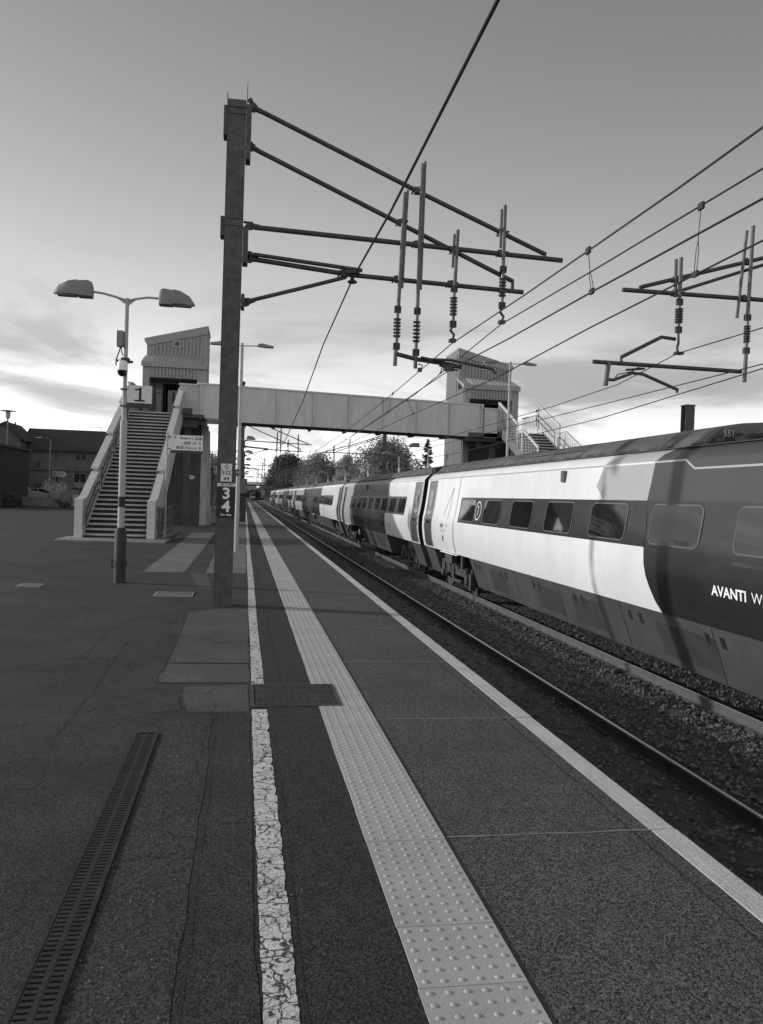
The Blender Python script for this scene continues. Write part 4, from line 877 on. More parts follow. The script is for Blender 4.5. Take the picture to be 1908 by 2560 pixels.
def tower(left):
    s = 1 if left else -1
    if left: xa, xb, yp, ym, yk = -5.25, -2.2, 43.0, 44.6, 47.2; zl, zr = 9.72, 10.5; lab = 'clad lift tower with mono-pitch roof standing behind the left stair'
    else: xa, xb, yp, ym, yk = 12.0, 15.15, 44.6, 46.2, 49.0; zl, zr = 10.52, 9.72; lab = 'clad lift tower with sunlit left flank on the far platform'
    t = thing('lift_tower', lab, 'lift tower', ((xa+xb)/2,(yp+yk)/2,0)); top = lambda x: zl+(zr-zl)*(x-xa)/(xb-xa)
    # main shaft walls
    m_ = MB()
    m_.prism([(xa,0),(xb,0),(xb,zr-.12),(xa,zl-.12)], ym, ym+.1); m_.prism([(xa,0),(xb,0),(xb,zr-.12),(xa,zl-.12)], yk-.1, yk)
    m_.add([(xa,ym+.1,0),(xa,yk-.1,0),(xa,yk-.1,zl-.12),(xa,ym+.1,zl-.12),(xb,ym+.1,0),(xb,yk-.1,0),(xb,yk-.1,zr-.12),(xb,ym+.1,zr-.12)],[(0,1,2,3),(4,7,6,5)])
    ribs(m_, xa+.15, xb-.15, ym, ZD, lambda x: top(x)-.45)
    ribs(m_, ym+.1, yk-.1, xa, 0, zl-.25, face='side'); 
    y = ym+.15
    while y < yk-.15: m_.box(xb,xb+.025,y,y+.09,0,zr-.25); y += .19
    m_.build('shaft_wall', M['clad'], t)
    # roof slab with deep fascia
    r_ = MB(); e = .12
    r_.prism([(xa-e-.05,zl-.04),(xb+.05,zr+.03),(xb+.05,zr-.16),(xb-.02,zr-.42),(xa-.02,zl-.42),(xa-e-.05,zl-.16)] if left else [(xa-.05,zl+.03),(xb+e+.02,zr-.04),(xb+e+.02,zr-.16),(xb+.02,zr-.42),(xa-.02,zl-.42)], ym-.07, ym+.0)
    r_.prism([(xa-e,zl-.05),(xb+.05,zr+.02),(xb+.05,zr-.12),(xa-e,zl-.2)] if left else [(xa-.05,zl+.02),(xb+e,zr-.05),(xb+e,zr-.2),(xa-.05,zl-.12)], ym, yk+.1)
    r_.build('roof', M['trim'], t)
    w_ = MB(); cx = xa+1.5 if left else xa+1.5; cz = 9.47 if left else 9.53
    for a in ((-.17,-.13),(.13,.17)): w_.box(cx+a[0],cx+a[1],ym-.09,ym,cz-.17,cz+.17)
    for a in ((-.17,-.13),(.13,.17)): w_.box(cx-.13,cx+.13,ym-.09,ym,cz+a[0],cz+a[1])
    wo = w_.build('vent', M['cap'], t); MB().box(cx-.13,cx+.13,ym-.08,ym,cz-.13,cz+.13).build('vent_grille', M['cladd'], wo)
    # portal in front of the lift door
    p_ = MB(); ow = .30
    zt = 8.0
    p_.box(xa-.03,xa+ow,yp,ym,ZD if left else 0,zt); p_.box(xb-.38,xb+.0,yp,ym,ZD if left else 0,zt); p_.box(xa+ow,xb-.38,yp,ym,7.45,zt)
    ribs(p_, xa+ow+.05, xb-.42, yp, 7.47, zt-.02, p=.17)
    if not left: ribs(p_, yp+.02, ym, xa-.03, 0, 8.05, face='side')
    p_.build('portal', M['clad'], t)
    c_ = MB(); zb_ = 8.80
    c_.prism([(yp-.12,8.22),(ym,zb_),(ym,zb_-.1),(yp-.12,7.98)], xa-.1, xb+.06, 'yz'); x = xa+.45
    co_ = c_.build('canopy', M['trim'], t); c_ = MB()
    c_.prism([(yp-.05,8.24),(ym-.02,zb_+.01),(ym-.02,zb_+.025),(yp-.05,8.255)], xa+.42, xb-.2, 'yz')
    while x < xb-.2: c_.prism([(yp-.06,8.25),(ym-.03,zb_+.02),(ym-.03,zb_+.065),(yp-.06,8.295)], x, x+.035, 'yz'); x += .19
    c_.build('roof_sheet', M['roofm'], co_)
    d_ = MB(); d_.box(xa+.85,xb-.6,ym-.06,ym-.03,ZD,7.35); dd = d_.build('recess', M['slot'], t)
    d_ = MB(); d_.box(xa+1.11,xa+1.82,ym-.12,ym-.06,ZD+.02,7.02); d_.build('lift_door', M['trim'], t); MB().box(xa+1.36,xa+1.45,ym-.13,ym-.12,6.3,6.9).build('vision_panel', M['slot'], t)
    d_ = MB(); d_.box(xa+.56,xa+.82,ym-.5,ym-.44,ZD+.05,7.0); nb = d_.build('notice_board', M['trim'], t); MB().box(xa+.61,xa+.77,ym-.51,ym-.5,6.78,6.83).build('header', M['slot'], nb)
    # lower storey below the landing, its shade painted in as darker cladding
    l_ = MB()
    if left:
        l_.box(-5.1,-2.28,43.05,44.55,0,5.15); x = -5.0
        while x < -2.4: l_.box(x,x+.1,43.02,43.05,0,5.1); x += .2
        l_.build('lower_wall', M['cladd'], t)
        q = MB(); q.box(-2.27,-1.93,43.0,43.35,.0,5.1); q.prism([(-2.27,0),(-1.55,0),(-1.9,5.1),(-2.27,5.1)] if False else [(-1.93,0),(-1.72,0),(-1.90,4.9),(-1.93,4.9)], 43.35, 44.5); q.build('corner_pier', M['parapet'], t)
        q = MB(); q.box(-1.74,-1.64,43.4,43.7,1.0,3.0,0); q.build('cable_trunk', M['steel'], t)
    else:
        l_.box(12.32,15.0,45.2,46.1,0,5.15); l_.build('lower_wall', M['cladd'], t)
    return t
TL = tower(True); TR = tower(False)
# oval plate on the lower wall
ov = thing('oval_plate', 'small white oval plate on the dark lower wall of the left lift tower', 'plate', (-2.73,43.0,2.45))
m_ = MB(); n = 20; pts = [(-2.73+.17*math.cos(2*math.pi*i/n), 2.45+.10*math.sin(2*math.pi*i/n)) for i in range(n)]; m_.prism(pts, 42.99, 43.01); m_.build('plate', M['signw'], ov)
MB().text('01', .13, lambda u,v: (-2.73+u,42.986,2.45+v)).build('lettering', M['ink'], ov, fixn=False)
# right stair
def stairs_right():
    xl, xr = 13.3, 15.4; ya, yb = 29.3, 41.4; N_ = 32; rz = ZD/N_; rn = (yb-ya)/N_; sl = ZD/(yb-ya)
    t = thing('staircase', 'open balustraded stair descending behind the train at right', 'staircase', (14.3,ya,0))
    a = MB(); b = MB()
    for i in range(N_): y = ya+i*rn; z = i*rz; a.box(xl,xr,y+.03,y+rn+.05,z,z+rz-.045); b.box(xl,xr,y-.01,y+rn+.03,z+rz-.045,z+rz)
    a.build('riser', M['riser'], t); b.build('tread', M['nosing'], t)
    ks = [29.3,32.6,36.0,39.0,42.1]; HB = 1.32
    for x in (xl-.05, xr+.05):
        m_ = MB(); m_.prism([(ya-.1,-.05),(yb,ZD-.32),(yb,ZD+.12),(ya-.1,.30)], x-.03, x+.03, 'yz'); m_.build('stringer', M['bar'], t)
        m_ = MB(); c_ = MB()
        for i in range(4):
            p, q = ks[i], ks[i+1]; f_ = .75 if i < 3 else 0.0
            zp = (p-ya)*sl; zq = (q-ya)*sl; zt0 = zp+HB; zt1 = zq+HB
            q2 = q-f_
            tp = lambda y: zt0+(y-p)*sl if y <= q2 else zt0+(q2-p)*sl
            c_.beam((x,p,zt0),(x,q2,tp(q2)),.10,.08); 
            if f_: c_.beam((x,q2,tp(q2)),(x,q,tp(q)),.09,.05)
            y = p
            while y < q:
                m_.box(x-.011,x+.011,y-.010,y+.010,min((y-ya)*sl,ZD)+.1,tp(y)); y += .22
            m_.box(x-.03,x+.03,p-.03,p+.03,zp,zt0); m_.box(x-.03,x+.03,q2-.03,q2+.03,(q2-ya)*sl,tp(q2))
        bo = m_.build('balustrade', M['bar'], t); c_.build('top_rail', M['bar'], bo)
    for h in (.6,.9):
        r_ = MB(); x = xr-.12
        for i in range(4):
            p, q = ks[i]+.2, ks[i+1]-.25; r_.tube([(x,p,(p-ya)*sl+h-.25),(x,p,(p-ya)*sl+h),(x,q-.3,(q-ya)*sl+h-.1),(x,q,(q-ya)*sl+h-.1),(x,q+.05,(q-ya)*sl+h-.35)], .024, 7)
        r_.build('handrail', M['rail2'], t, smooth=40)
    m_ = MB(); m_.box(11.6,15.5,42.12,44.7,5.12,ZD); m_.box(13.2,15.5,41.42,42.12,5.12,ZD); m_.box(11.5,13.2,42.3,42.5,4.9,5.12); m_.box(11.9,13.25,43.6,43.8,4.85,5.12); m_.box(12.2,12.45,42.5,42.75,4.6,5.12); m_.build('landing', M['soffit'], t)
    m_ = MB(); m_.box(12.46,13.2,42.12,42.2,5.1,6.62); m_.build('landing_panel', M['girder'], t)
    m_ = MB(); m_.box(12.4,13.3,42.08,42.24,6.62,6.68); m_.build('top_rail', M['cap'], t)
    m_ = MB(); y = 42.15
    while y < 44.6: m_.box(15.43,15.455,y-.01,y+.01,ZD,6.45); y += .22
    m_.box(15.40,15.49,42.12,44.7,6.45,6.5); m_.box(15.40,15.49,42.12,44.7,ZD,ZD+.1); m_.build('balustrade', M['bar'], t)
    m_ = MB(); m_.box(13.0,13.25,42.6,42.85,0,5.12); m_.box(15.1,15.35,42.6,42.85,0,5.12); m_.build('support_column', M['steel'], t)
stairs_right()
# railing under the left stair
g = thing('metal_railing', 'low metal railing fencing the space under the left stair', 'railing', (-3.0,32.5,0))
m_ = MB(); x0 = -2.97
for y in [29.75+.42*i for i in range(13)]: m_.box(x0-.012,x0+.012,y-.012,y+.012,.02,1.05)
for z in (.12,.58,1.05): m_.box(x0-.015,x0+.015,29.7,34.85,z-.018,z+.018)
m_.build('bars', M['galv'], g)
m_ = MB(); 
for y in (29.7,34.87): m_.box(x0-.03,x0+.03,y-.03,y+.03,0,1.12)
m_.build('post', M['galv'], g)
# person on the bridge: only the head clears the parapet
pe = thing('person', 'person with dark hair crossing the footbridge, head just above the parapet', 'person', (-.23,41.2,ZD))
me = bpy.data.meshes.new('body')
J = [(0,0,.95),(0,0,1.25),(0,.0,1.5),(0,.02,1.62),(0,.04,1.75),(0,.03,1.86),(.10,0,.92),(.12,.08,.5),(.12,.0,.06),(.12,.16,.03),(-.10,0,.92),(-.12,-.12,.5),(-.12,-.28,.1),(-.12,-.14,.04),(.20,0,1.50),(.27,.02,1.2),(.25,.16,.98),(.24,.22,.90),(-.20,0,1.50),(-.27,-.02,1.2),(-.25,.10,.98),(-.24,.16,.90)]
Ed = [(0,1),(1,2),(2,3),(3,4),(4,5),(0,6),(6,7),(7,8),(8,9),(0,10),(10,11),(11,12),(12,13),(2,14),(14,15),(15,16),(16,17),(2,18),(18,19),(19,20),(20,21)]
Rr = [.15,.14,.13,.055,.095,.07,.09,.065,.045,.04,.09,.065,.045,.04,.06,.045,.035,.03,.06,.045,.035,.03]
me.from_pydata([(p[0]-.0,p[1],p[2]) for p in J], Ed, []); me.materials.append(M['cloth'])
bo = bpy.data.objects.new('body', me); COL.objects.link(bo); bo.parent = pe
sk = bo.modifiers.new('skin','SKIN'); 
for i, v in enumerate(me.skin_vertices[0].data if me.skin_vertices else []): v.radius = (Rr[i],Rr[i])
if not me.skin_vertices:
    pass
bo.modifiers.new('sub','SUBSURF').levels = 1; bo.modifiers['sub'].render_levels = 2
WL[bo] = Vector(pe.location)
m_ = MB(); m_.lathe([(.02,-.06),(.085,-.05),(.108,.0),(.105,.06),(.07,.105),(.02,.12)], (-.23,41.235,ZD+1.79), 14); m_.build('hair', M['hair'], pe, smooth=60)
# ================================================================== lamps and signs
YL = 15.4
def lum(m_, ms, x0, x1, y, z, h, w, lens):
    """shoebox luminaire from the spigot end x0 to the tip x1"""
    s = 1 if x1 > x0 else -1; L_ = abs(x1-x0)
    P_ = lambda k: x0+s*L_*k
    secs = [(0,.0,.62,.72),(.03,.0,.92,.9),(.13,.0,1.,1.),(.38,.0,.93,1.),(.40,.02,.99,.98),(.60,.02,.90,.95),(.86,.02,.58,.7),(1.,.04,.12,.30)]
    vs = []; 
    for k, b_, t_, ww in secs:
        for (a, q) in ((-1,b_),(-1,.45),(-.72,t_),(.72,t_),(1,.45),(1,b_)):
            zz = z-h*.46+h*(q if q != .45 else min(.45,t_*.8)) - (.06*h if k < .39 and q == b_ else 0); vs.append((P_(k), y+a*w/2*ww, zz))
    n = 6; fs = [(i*n+j,i*n+(j+1)%n,(i+1)*n+(j+1)%n,(i+1)*n+j) for i in range(len(secs)-1) for j in range(n)]+[tuple(range(n)),tuple((len(secs)-1)*n+j for j in range(n))]
    m_.add(vs, fs)
    lens.box(min(P_(.42),P_(.9)),max(P_(.42),P_(.9)),y-w*.32,y+w*.32,z-h*.46-.02,z-h*.46+.03)
def lamp_double():
    t = thing('lamp_post', 'twin-headed platform lamp post with dark sleeve standing before the stair', 'lamp post', (-2.19,YL,0))
    x = -2.195
    m_ = MB(); m_.tube([(x,YL,1.0),(x,YL,2.93)], .062, 14); m_.tube([(x,YL,2.93),(x,YL,2.98),(x,YL,5.14)], [.05,.040,.036], 14); m_.build('pole', M['post'], t, smooth=40)
    m_ = MB(); m_.tube([(x,YL,1.37),(x,YL,1.56)], .0645, 14); m_.build('painted_band', M['signk'], t, smooth=40)
    m_ = MB(); m_.tube([(x,YL,0),(x,YL,.93),(x,YL,1.0)], [.105,.105,.065], 16); m_.box(x-.14,x-.08,YL-.05,YL+.05,.28,.42); m_.tube([(x,YL,.30),(x,YL,.40)], .125, 14); m_.build('base_sleeve', M['postd'], t, smooth=40)
    m_ = MB(); m_.tube([(x,YL,5.08),(x-.04,YL,5.11),(-2.45,YL,5.165),(-2.615,YL,5.20),(-2.80,YL,5.215)], .021, 9); m_.tube([(x,YL,5.08),(x+.05,YL,5.11),(-1.99,YL,5.15),(-1.83,YL,5.18),(-1.63,YL,5.175)], .021, 9)
    m_.prism([(x-.02,5.02),(x-.02,5.09),(-2.37,5.13)], YL-.006, YL+.006); m_.prism([(x+.02,5.0),(-2.04,5.12),(x+.02,5.09)], YL-.006, YL+.006); m_.build('arm', M['post'], t, smooth=40)
    for a, b, z in ((-2.79,-3.455,5.25),(-1.635,-1.0,5.20)):
        m_ = MB(); l_ = MB(); lum(m_, None, a, b, YL, z, .27, .27, l_); o = m_.build('luminaire', M['head'], t, smooth=50); l_.build('lens', M['lens'], o)
    m_ = MB(); m_.box(-2.345,-2.238,YL-.09,YL+.05,4.26,4.54); m_.box(-2.24,-2.22,YL-.02,YL+.02,4.3,4.5); m_.build('junction_box', M['head'], t)
    m_ = MB(); m_.tube([(-2.28,YL-.04,4.27),(-2.30,YL-.06,4.17),(-2.345,YL-.08,4.02),(-2.345,YL-.1,3.94),(-2.30,YL-.12,3.87)], .012, 6); m_.tube([(-2.27,YL-.04,4.27),(-2.26,YL-.04,4.16),(-2.235,YL-.03,4.10)], .010, 6); m_.build('cable', M['tubed'], t, smooth=40)
    c = thing('cctv_camera', 'white dome camera hanging on the twin-headed lamp post', 'camera', (x,YL-.12,3.85))
    m_ = MB(); m_.lathe([(.03,.17),(.075,.155),(.092,.10),(.094,.02),(.094,-.01)], (x-.03,YL-.14,3.83), 18); m_.build('housing', M['dome'], c, smooth=50)
    m_ = MB(); m_.lathe([(.088,-.01),(.086,-.05),(.06,-.10),(.02,-.118)], (x-.03,YL-.14,3.83), 18); m_.build('dome', M['domed'], c, smooth=60)
    m_ = MB(); m_.box(x-.07,x+.07,YL-.08,YL+.07,3.98,4.06); m_.tube([(x-.15,YL,4.01),(x+.13,YL,4.0)], .024, 7); m_.tube([(x,YL-.04,3.98),(x-.03,YL-.14,3.98)], .03, 7); m_.build('bracket', M['tubed'], c, smooth=40)
    return t
lamp_double()
s1 = thing('platform_sign', 'white platform number 1 sign fixed to the twin-headed lamp post', 'sign', (-1.92,YL,3.4))
m_ = MB(); m_.box(-2.135,-1.705,YL-.09,YL-.075,3.255,3.572); m_.build('panel', M['signw'], s1)
m_ = MB(); m_.box(-2.135,-1.705,YL-.092,YL-.07,3.165,3.255); m_.build('lower_bar', M['signd'], s1)
cx, cz, yy = -1.935, 3.41, YL-.094
m_ = MB()
for pts in ([(.004,-.10),(.043,-.10),(.043,.125),(.016,.125),(.004,.105)],[(-.075,-.125),(.105,-.125),(.105,-.098),(-.075,-.098)],[(-.07,.088),(-.06,.065),(.004,.082),(.004,.112),(-.02,.105)]):
    m_.poly([(cx+a,yy,cz+b) for a,b in pts])
m_.build('numeral', M['ink'], s1, fixn=False)
m_ = MB(); 
for z in (3.2,3.5): m_.box(-2.26,-2.12,YL-.075,YL+.07,z-.012,z+.012)
m_.build('bracket', M['galv'], s1)
# signs on the mast
YS = YM-.145
g1 = thing('structure_plate', 'white plate lettered G 522 44 strapped to the foreground mast', 'sign', (-.277,YS,1.99))
m_ = MB(); m_.box(-.357,-.195,YS-.006,YS,1.855,2.118); m_.build('plate', M['signw'], g1)
tx = lambda o, b, x, z, s, y, bold=0, sx=1., mt='ink': MB().text(b, s, lambda u,v: (x+u, y, z+v), bold, sx).build('lettering', M[mt], o, fixn=False)
tx(g1,'G',-.273,2.07,.088,YS-.008,.001); tx(g1,'522',-.276,1.985,.082,YS-.008,.001,1.1); tx(g1,'44',-.276,1.895,.074,YS-.008,.001,1.25)
m_ = MB()
for z in (2.035,1.945):
    m_.box(-.44,-.345,YS-.010,YS+.0,z-.006,z+.006); m_.box(-.205,-.10,YS-.010,YS+.0,z-.006,z+.006)
m_.build('strap', M['galv'], g1)
g2 = thing('car_stop_label', 'narrow white strip reading 185 & 350 above the car stop board', 'sign', (-.27,YS,1.80))
m_ = MB(); m_.box(-.402,-.138,YS-.012,YS-.004,1.783,1.828); m_.build('plate', M['signw'], g2); tx(g2,'185 & 350',-.268,1.806,.042,YS-.014,.0006,1.05)
g3 = thing('car_stop_board', 'black board with white numerals 3 and 4 and the words Car stop', 'sign', (-.27,YS,1.55))
m_ = MB(); m_.box(-.402,-.142,YS-.010,YS-.002,1.333,1.778); m_.build('board', M['signk'], g3)
tx(g3,'3',-.268,1.672,.225,YS-.013,.007,1.06,'inkw'); tx(g3,'4',-.268,1.482,.225,YS-.013,.007,1.06,'inkw'); tx(g3,'Car stop',-.268,1.366,.046,YS-.013,.001,1.0,'inkw')
g4 = thing('side_plate', 'small pale plate edge-mounted on the left of the foreground mast', 'sign', (-.42,YS,2.03))
m_ = MB(); m_.box(-.452,-.409,YS-.004,YS+.004,1.975,2.07); m_.build('plate', M['grey'], g4); m_ = MB(); m_.box(-.445,-.425,YS-.007,YS-.004,2.035,2.05); m_.box(-.445,-.425,YS-.007,YS-.004,2.0,2.01); m_.box(-.437,-.430,YS-.007,YS-.004,2.01,2.035); m_.build('lettering', M['ink'], g4)
g5 = thing('speed_plate', 'small black plate numbered 75 at the right of the foreground mast', 'sign', (-.11,YS,1.99))
m_ = MB(); m_.box(-.140,-.086,YS-.004,YS+.004,1.952,2.032); m_.build('plate', M['signk'], g5); tx(g5,'75',-.113,1.99,.05,YS-.007,.001,.9,'inkw')
# wayfinding sign
YW = 30.9
ws = thing('wayfinding_sign', 'white direction sign on a pole pointing to Platform 2, Lift and Way out', 'sign', (-2.85,YW,0))
m_ = MB(); m_.tube([(-2.85,YW,0),(-2.85,YW,3.84)], .036, 10); m_.build('pole', M['post'], ws, smooth=40)
m_ = MB(); m_.box(-2.72,-1.575,YW-.05,YW-.02,3.205,3.76); m_.build('panel', M['signw'], ws); m_ = MB(); m_.box(-2.72,-1.575,YW-.052,YW-.018,3.10,3.205); m_.build('lower_bar', M['signd'], ws); m_ = MB()
for z in (3.25,3.7): m_.box(-2.87,-2.70,YW-.02,YW+.02,z-.02,z+.02)
m_.build('bracket', M['galv'], ws)
yq = YW-.054
def arrow(m_, x, z, a, s):
    c_, s_ = math.cos(a), math.sin(a); rot = lambda p: (x+(p[0]*c_-p[1]*s_)*s, yq, z+(p[0]*s_+p[1]*c_)*s)
    for poly in ([(-.1,-.6),(.1,-.6),(.1,.42),(-.1,.42)],[(0,.62),(.42,.2),(.42,-.04),(0,.36)],[(0,.62),(0,.36),(-.42,-.04),(-.42,.2)]): m_.poly([rot(p) for p in poly])
m_ = MB(); arrow(m_, -2.56, 3.665, R(45), .085); arrow(m_, -1.68, 3.475, 0, .105); arrow(m_, -1.68, 3.29, 0, .105); m_.build('arrow', M['ink'], ws, fixn=False)
tx(ws,'Platform 2',-2.16,3.65,.118,yq,.0015); tx(ws,'Lift',-1.88,3.475,.118,yq,.0015); tx(ws,'Way out',-2.00,3.30,.118,yq,.0015)
m_ = MB(); w_ = MB()
for x, z, k in ((-1.80,3.65,0),(-1.66,3.65,1),(-2.21,3.475,2),(-2.08,3.475,3),(-2.47,3.31,3),(-2.33,3.31,4)):
    h = .05; m_.quad((x-h,yq,z-h),(x+h,yq,z-h),(x+h,yq,z+h),(x-h,yq,z+h)); q = yq-.002
    B = lambda a,b,c,d: w_.quad((x+a,q,z+b),(x+c,q,z+b),(x+c,q,z+d),(x+a,q,z+d))
    if k == 0: B(-.035,.01,.035,.03); B(-.03,-.03,-.018,.01); B(.018,-.03,.03,.01); B(-.018,-.012,.018,-.004)
    if k == 1: w_.poly([(x-.035,q,z-.03),(x+.035,q,z-.03),(x+.035,q,z+.0)]); B(-.03,.012,.0,.03)
    if k == 2: 
        for a in (-.03,-.006,.018): B(a,-.03,a+.012,.03)
    if k == 3: w_.poly([(x-.012,q,z+.022),(x+.006,q,z+.022),(x+.006,q,z+.038),(x-.012,q,z+.038)]); B(-.012,-.008,.002,.016); B(.0,-.012,.024,-.002); w_.add([(x+.026*math.cos(t)-.004,q,z-.012+.022*math.sin(t)) for t in [R(90+i*22) for i in range(12)]]+[(x+.017*math.cos(t)-.004,q,z-.012+.014*math.sin(t)) for t in [R(90+i*22) for i in range(12)]],[(i,i+1,13+i,12+i) for i in range(11)])
    if k == 4: B(-.03,-.005,.03,.02); B(-.025,-.03,-.01,-.015); B(.01,-.03,.025,-.015)
m_.build('pictogram', M['signd'], ws, fixn=False); w_.build('pictogram_symbol', M['signw'], ws, fixn=False)
# lamps: slender twin just behind the mast, then the receding row
def lamp_slim(x, y, h, span, label, base=0):
    t = thing('lamp_post', label, 'lamp post', (x,y,base), 'slender twin lamps')
    m_ = MB(); m_.tube([(x,y,base),(x,y,h*.45),(x,y,h*.46),(x,y,h)], [.062,.060,.050,.046], 12); m_.build('pole', M['post'], t, smooth=40)
    m_ = MB(); m_.tube([(x-span*.55,y,h-.03),(x,y,h-.08),(x+span*.55,y,h-.05)], .017, 7); m_.build('arm', M['post'], t)
    for s in (-1,1):
        m_ = MB(); a, b = x+s*span*.5, x+s*span; z = h-.04
        m_.prism([(a,z-.03),(a,z+.03),(a+s*.12,z+.055),(a+s*.25,z+.03),(b,z-.005),(b,z-.05),(a+s*.2,z-.05)], y-.09, y+.09); m_.build('luminaire', M['head'], t)
lamp_slim(-.20, 24, 6.02, .9, 'slender twin lamp post rising close behind the foreground mast')
lamp_slim(9.23, 28.2, 6.72, .96, 'slender twin lamp post on the far platform before the right stair')
row = None
for i, y in enumerate((59.,78.,95.,113.,128.,148.,163.)):
    if row is None:
        row = thing('lamp_post', 'large nearest lamp of the receding row left of the tracks, under the bridge', 'lamp post', (-.42,y,0), 'row of platform lamps')
        m_ = MB(); m_.tube([(-.42,y,0),(-.42,y,1.0),(-.42,y,1.01),(-.42,y,5.6)], [.09,.09,.055,.04], 10); m_.build('pole', M['post'], row, smooth=40)
        m_ = MB(); m_.tube([(-1.0,y,5.66),(-.42,y,5.58),(.1,y,5.64)], .02, 7); m_.build('arm', M['post'], row)
        for a, b in ((.02,.66),(-.86,-1.5)):
            m_ = MB(); l_ = MB(); lum(m_, None, a, b, y, 5.68, .27, .28, l_); o = m_.build('luminaire', M['head'], row, smooth=50); l_.build('lens', M['lens'], o)
    else:
        copy_tree(row, (-.42,y,0), None, ['second','third','fourth','fifth','sixth','last'][i-1]+' lamp down the receding row left of the tracks')
rr = None
for i, y in enumerate((48.5,58.,73.,90.,109.,127.,146.,165.,183.)):
    if rr is None:
        rr = thing('lamp_post', 'boxy single lamp beside the right lift tower, nearest of the far platform row', 'lamp post', (10.9,y,0), 'single lamps along the far platform')
        m_ = MB(); m_.tube([(10.9,y,0),(10.9,y,1.),(10.9,y,1.01),(10.9,y,4.75)], [.08,.08,.05,.045], 10); m_.build('pole', M['post'], rr, smooth=40)
        m_ = MB(); m_.tube([(10.9,y,4.72),(10.6,y,4.86),(10.3,y,4.93)], .022, 7); m_.build('arm', M['post'], rr)
        m_ = MB(); l_ = MB(); lum(m_, None, 10.32, 9.62, y, 4.98, .25, .27, l_); o = m_.build('luminaire', M['head'], rr, smooth=50); l_.build('lens', M['lens'], o)
        m_ = MB(); m_.box(10.83,10.97,y-.15,y-.04,3.55,3.9); m_.build('loudspeaker', M['dome'], rr)
    else: copy_tree(rr, (10.9,y,0), None, ['second','third','fourth','fifth','sixth','seventh','eighth','last'][i-1]+' single lamp down the far platform behind the train')
# cabinet and clutter by the second mast
cb_ = thing('equipment_cabinet', 'small grey cabinet on a ledge beside the second mast on the platform', 'cabinet', (.05,50,0))
m_ = MB(); m_.box(-.35,.12,49.9,50.2,1.75,2.6); m_.build('case', M['head'], cb_); m_ = MB(); m_.box(-.45,.42,49.85,50.25,1.66,1.73); m_.box(-.3,.1,49.95,50.15,0,1.66); m_.build('stand', M['steel'], cb_)
cb2 = thing('equipment_box', 'pale little box low on the pole behind the foreground mast', 'box', (-.25,38,0))
m_ = MB(); m_.box(-.36,-.20,37.95,38.1,.55,.78); m_.box(-.35,-.22,37.96,38.1,.2,.5); m_.build('case', M['post'], cb2); m_ = MB(); m_.tube([(-.24,38.12,0),(-.24,38.12,3.4)], .03, 8); m_.build('pole', M['steel'], cb2)
# ================================================================== trees, houses, vehicles, far bridge
def leaf_quads(mb, c, rad, n, size, rg, zmin=None):
    for i in range(n):
        u = rg.uniform(-1,1); a = rg.uniform(0,6.283); r_ = rg.random()**.42; s = math.sqrt(1-u*u)
        p = Vector((c[0]+rad[0]*r_*s*math.cos(a), c[1]+rad[1]*r_*s*math.sin(a), c[2]+rad[2]*r_*u))
        if zmin is not None and p.z < zmin: continue
        k = size*rg.uniform(.5,1.25); d = Vector((rg.gauss(0,1),rg.gauss(0,1),rg.gauss(0,.8)+.2)).normalized(); e = d.cross(Vector((rg.gauss(0,1),rg.gauss(0,1),rg.gauss(0,1)))).normalized(); d2 = d.cross(e)
        mb.add([p-e*k, p-d2*k*.45, p+e*k, p+d2*k*.45], [(0,1,2,3)])
def tree(label, x, y, h, w, seed, mat='leaf', leaves=5200, base=0., crown0=.22, size=None, name='broadleaf_tree', shape=1.):
    leaves = int(leaves*1.5); w = w*1.12
    rg = random.Random(seed); t = thing(name, label, 'tree', (x,y,base))
    tr = MB(); th = h*.55; r0 = max(.12,h*.028)
    tr.tube([(x,y,base-.2),(x+rg.uniform(-.1,.1),y,base+th*.4),(x+rg.uniform(-.25,.25),y,base+th),(x+rg.uniform(-.4,.4),y,base+h*.86)], [r0,r0*.8,r0*.5,r0*.12], 8)
    cl = []
    for i in range(26):
        f_ = rg.random(); zz = base+h*(crown0+(.93-crown0)*f_); prof = math.sin(math.pi*(.14+.80*f_))**.75
        a = rg.uniform(0,6.283); rr_ = w/2*prof*rg.uniform(.35,.95)
        p = (x+rr_*math.cos(a), y+rr_*math.sin(a)*.9, zz); cl.append((p, w*rg.uniform(.10,.19)))
        st_ = Vector((x,y,base+th*rg.uniform(.5,1.0))); 
        if i < 14: tr.tube([st_, st_.lerp(Vector(p),.5)+Vector((0,0,.1*h*.2)), p], [r0*.32,r0*.2,r0*.06], 5)
    cl.append(((x,y,base+h*.9), w*.15)); cl.append(((x+rg.uniform(-.1,.1)*w,y,base+h*.8), w*.2))
    tr.build('trunk', M['bark'], t, smooth=60)
    cr = MB(); k = leaves//len(cl); size = size or max(.12,h*.019)
    for p, r_ in cl: leaf_quads(cr, p, (r_*1.25,r_*1.25,r_*1.0), k, size, rg)
    leaf_quads(cr, (x,y,base+h*.58), (w*.46,w*.46,h*.37), leaves//2, size*1.15, rg)
    leaf_quads(cr, (x,y,base+h*.36), (w*.40,w*.40,h*.28), leaves//4, size*1.15, rg)
    cr.build('crown', M[mat], t, fixn=False)
    return t
tree('tall dark rounded tree at the left of the group beyond the train', 12.6, 250, 16.2, 11.5, 1, 'leafd', 6500, -1)
tree('mid grey rounded tree with feathery right edge beyond the train', 16.6, 190, 12.4, 10.5, 2, 'leaf', 6500, -1)
tree('slim pale leafed tree between two broader ones beyond the train', 18.6, 150, 9.6, 4.6, 3, 'leafl', 3600)
tree('broad wide-crowned tree behind the thick mast right of centre', 20.8, 120, 10.2, 10.2, 4, 'leaf', 8500)
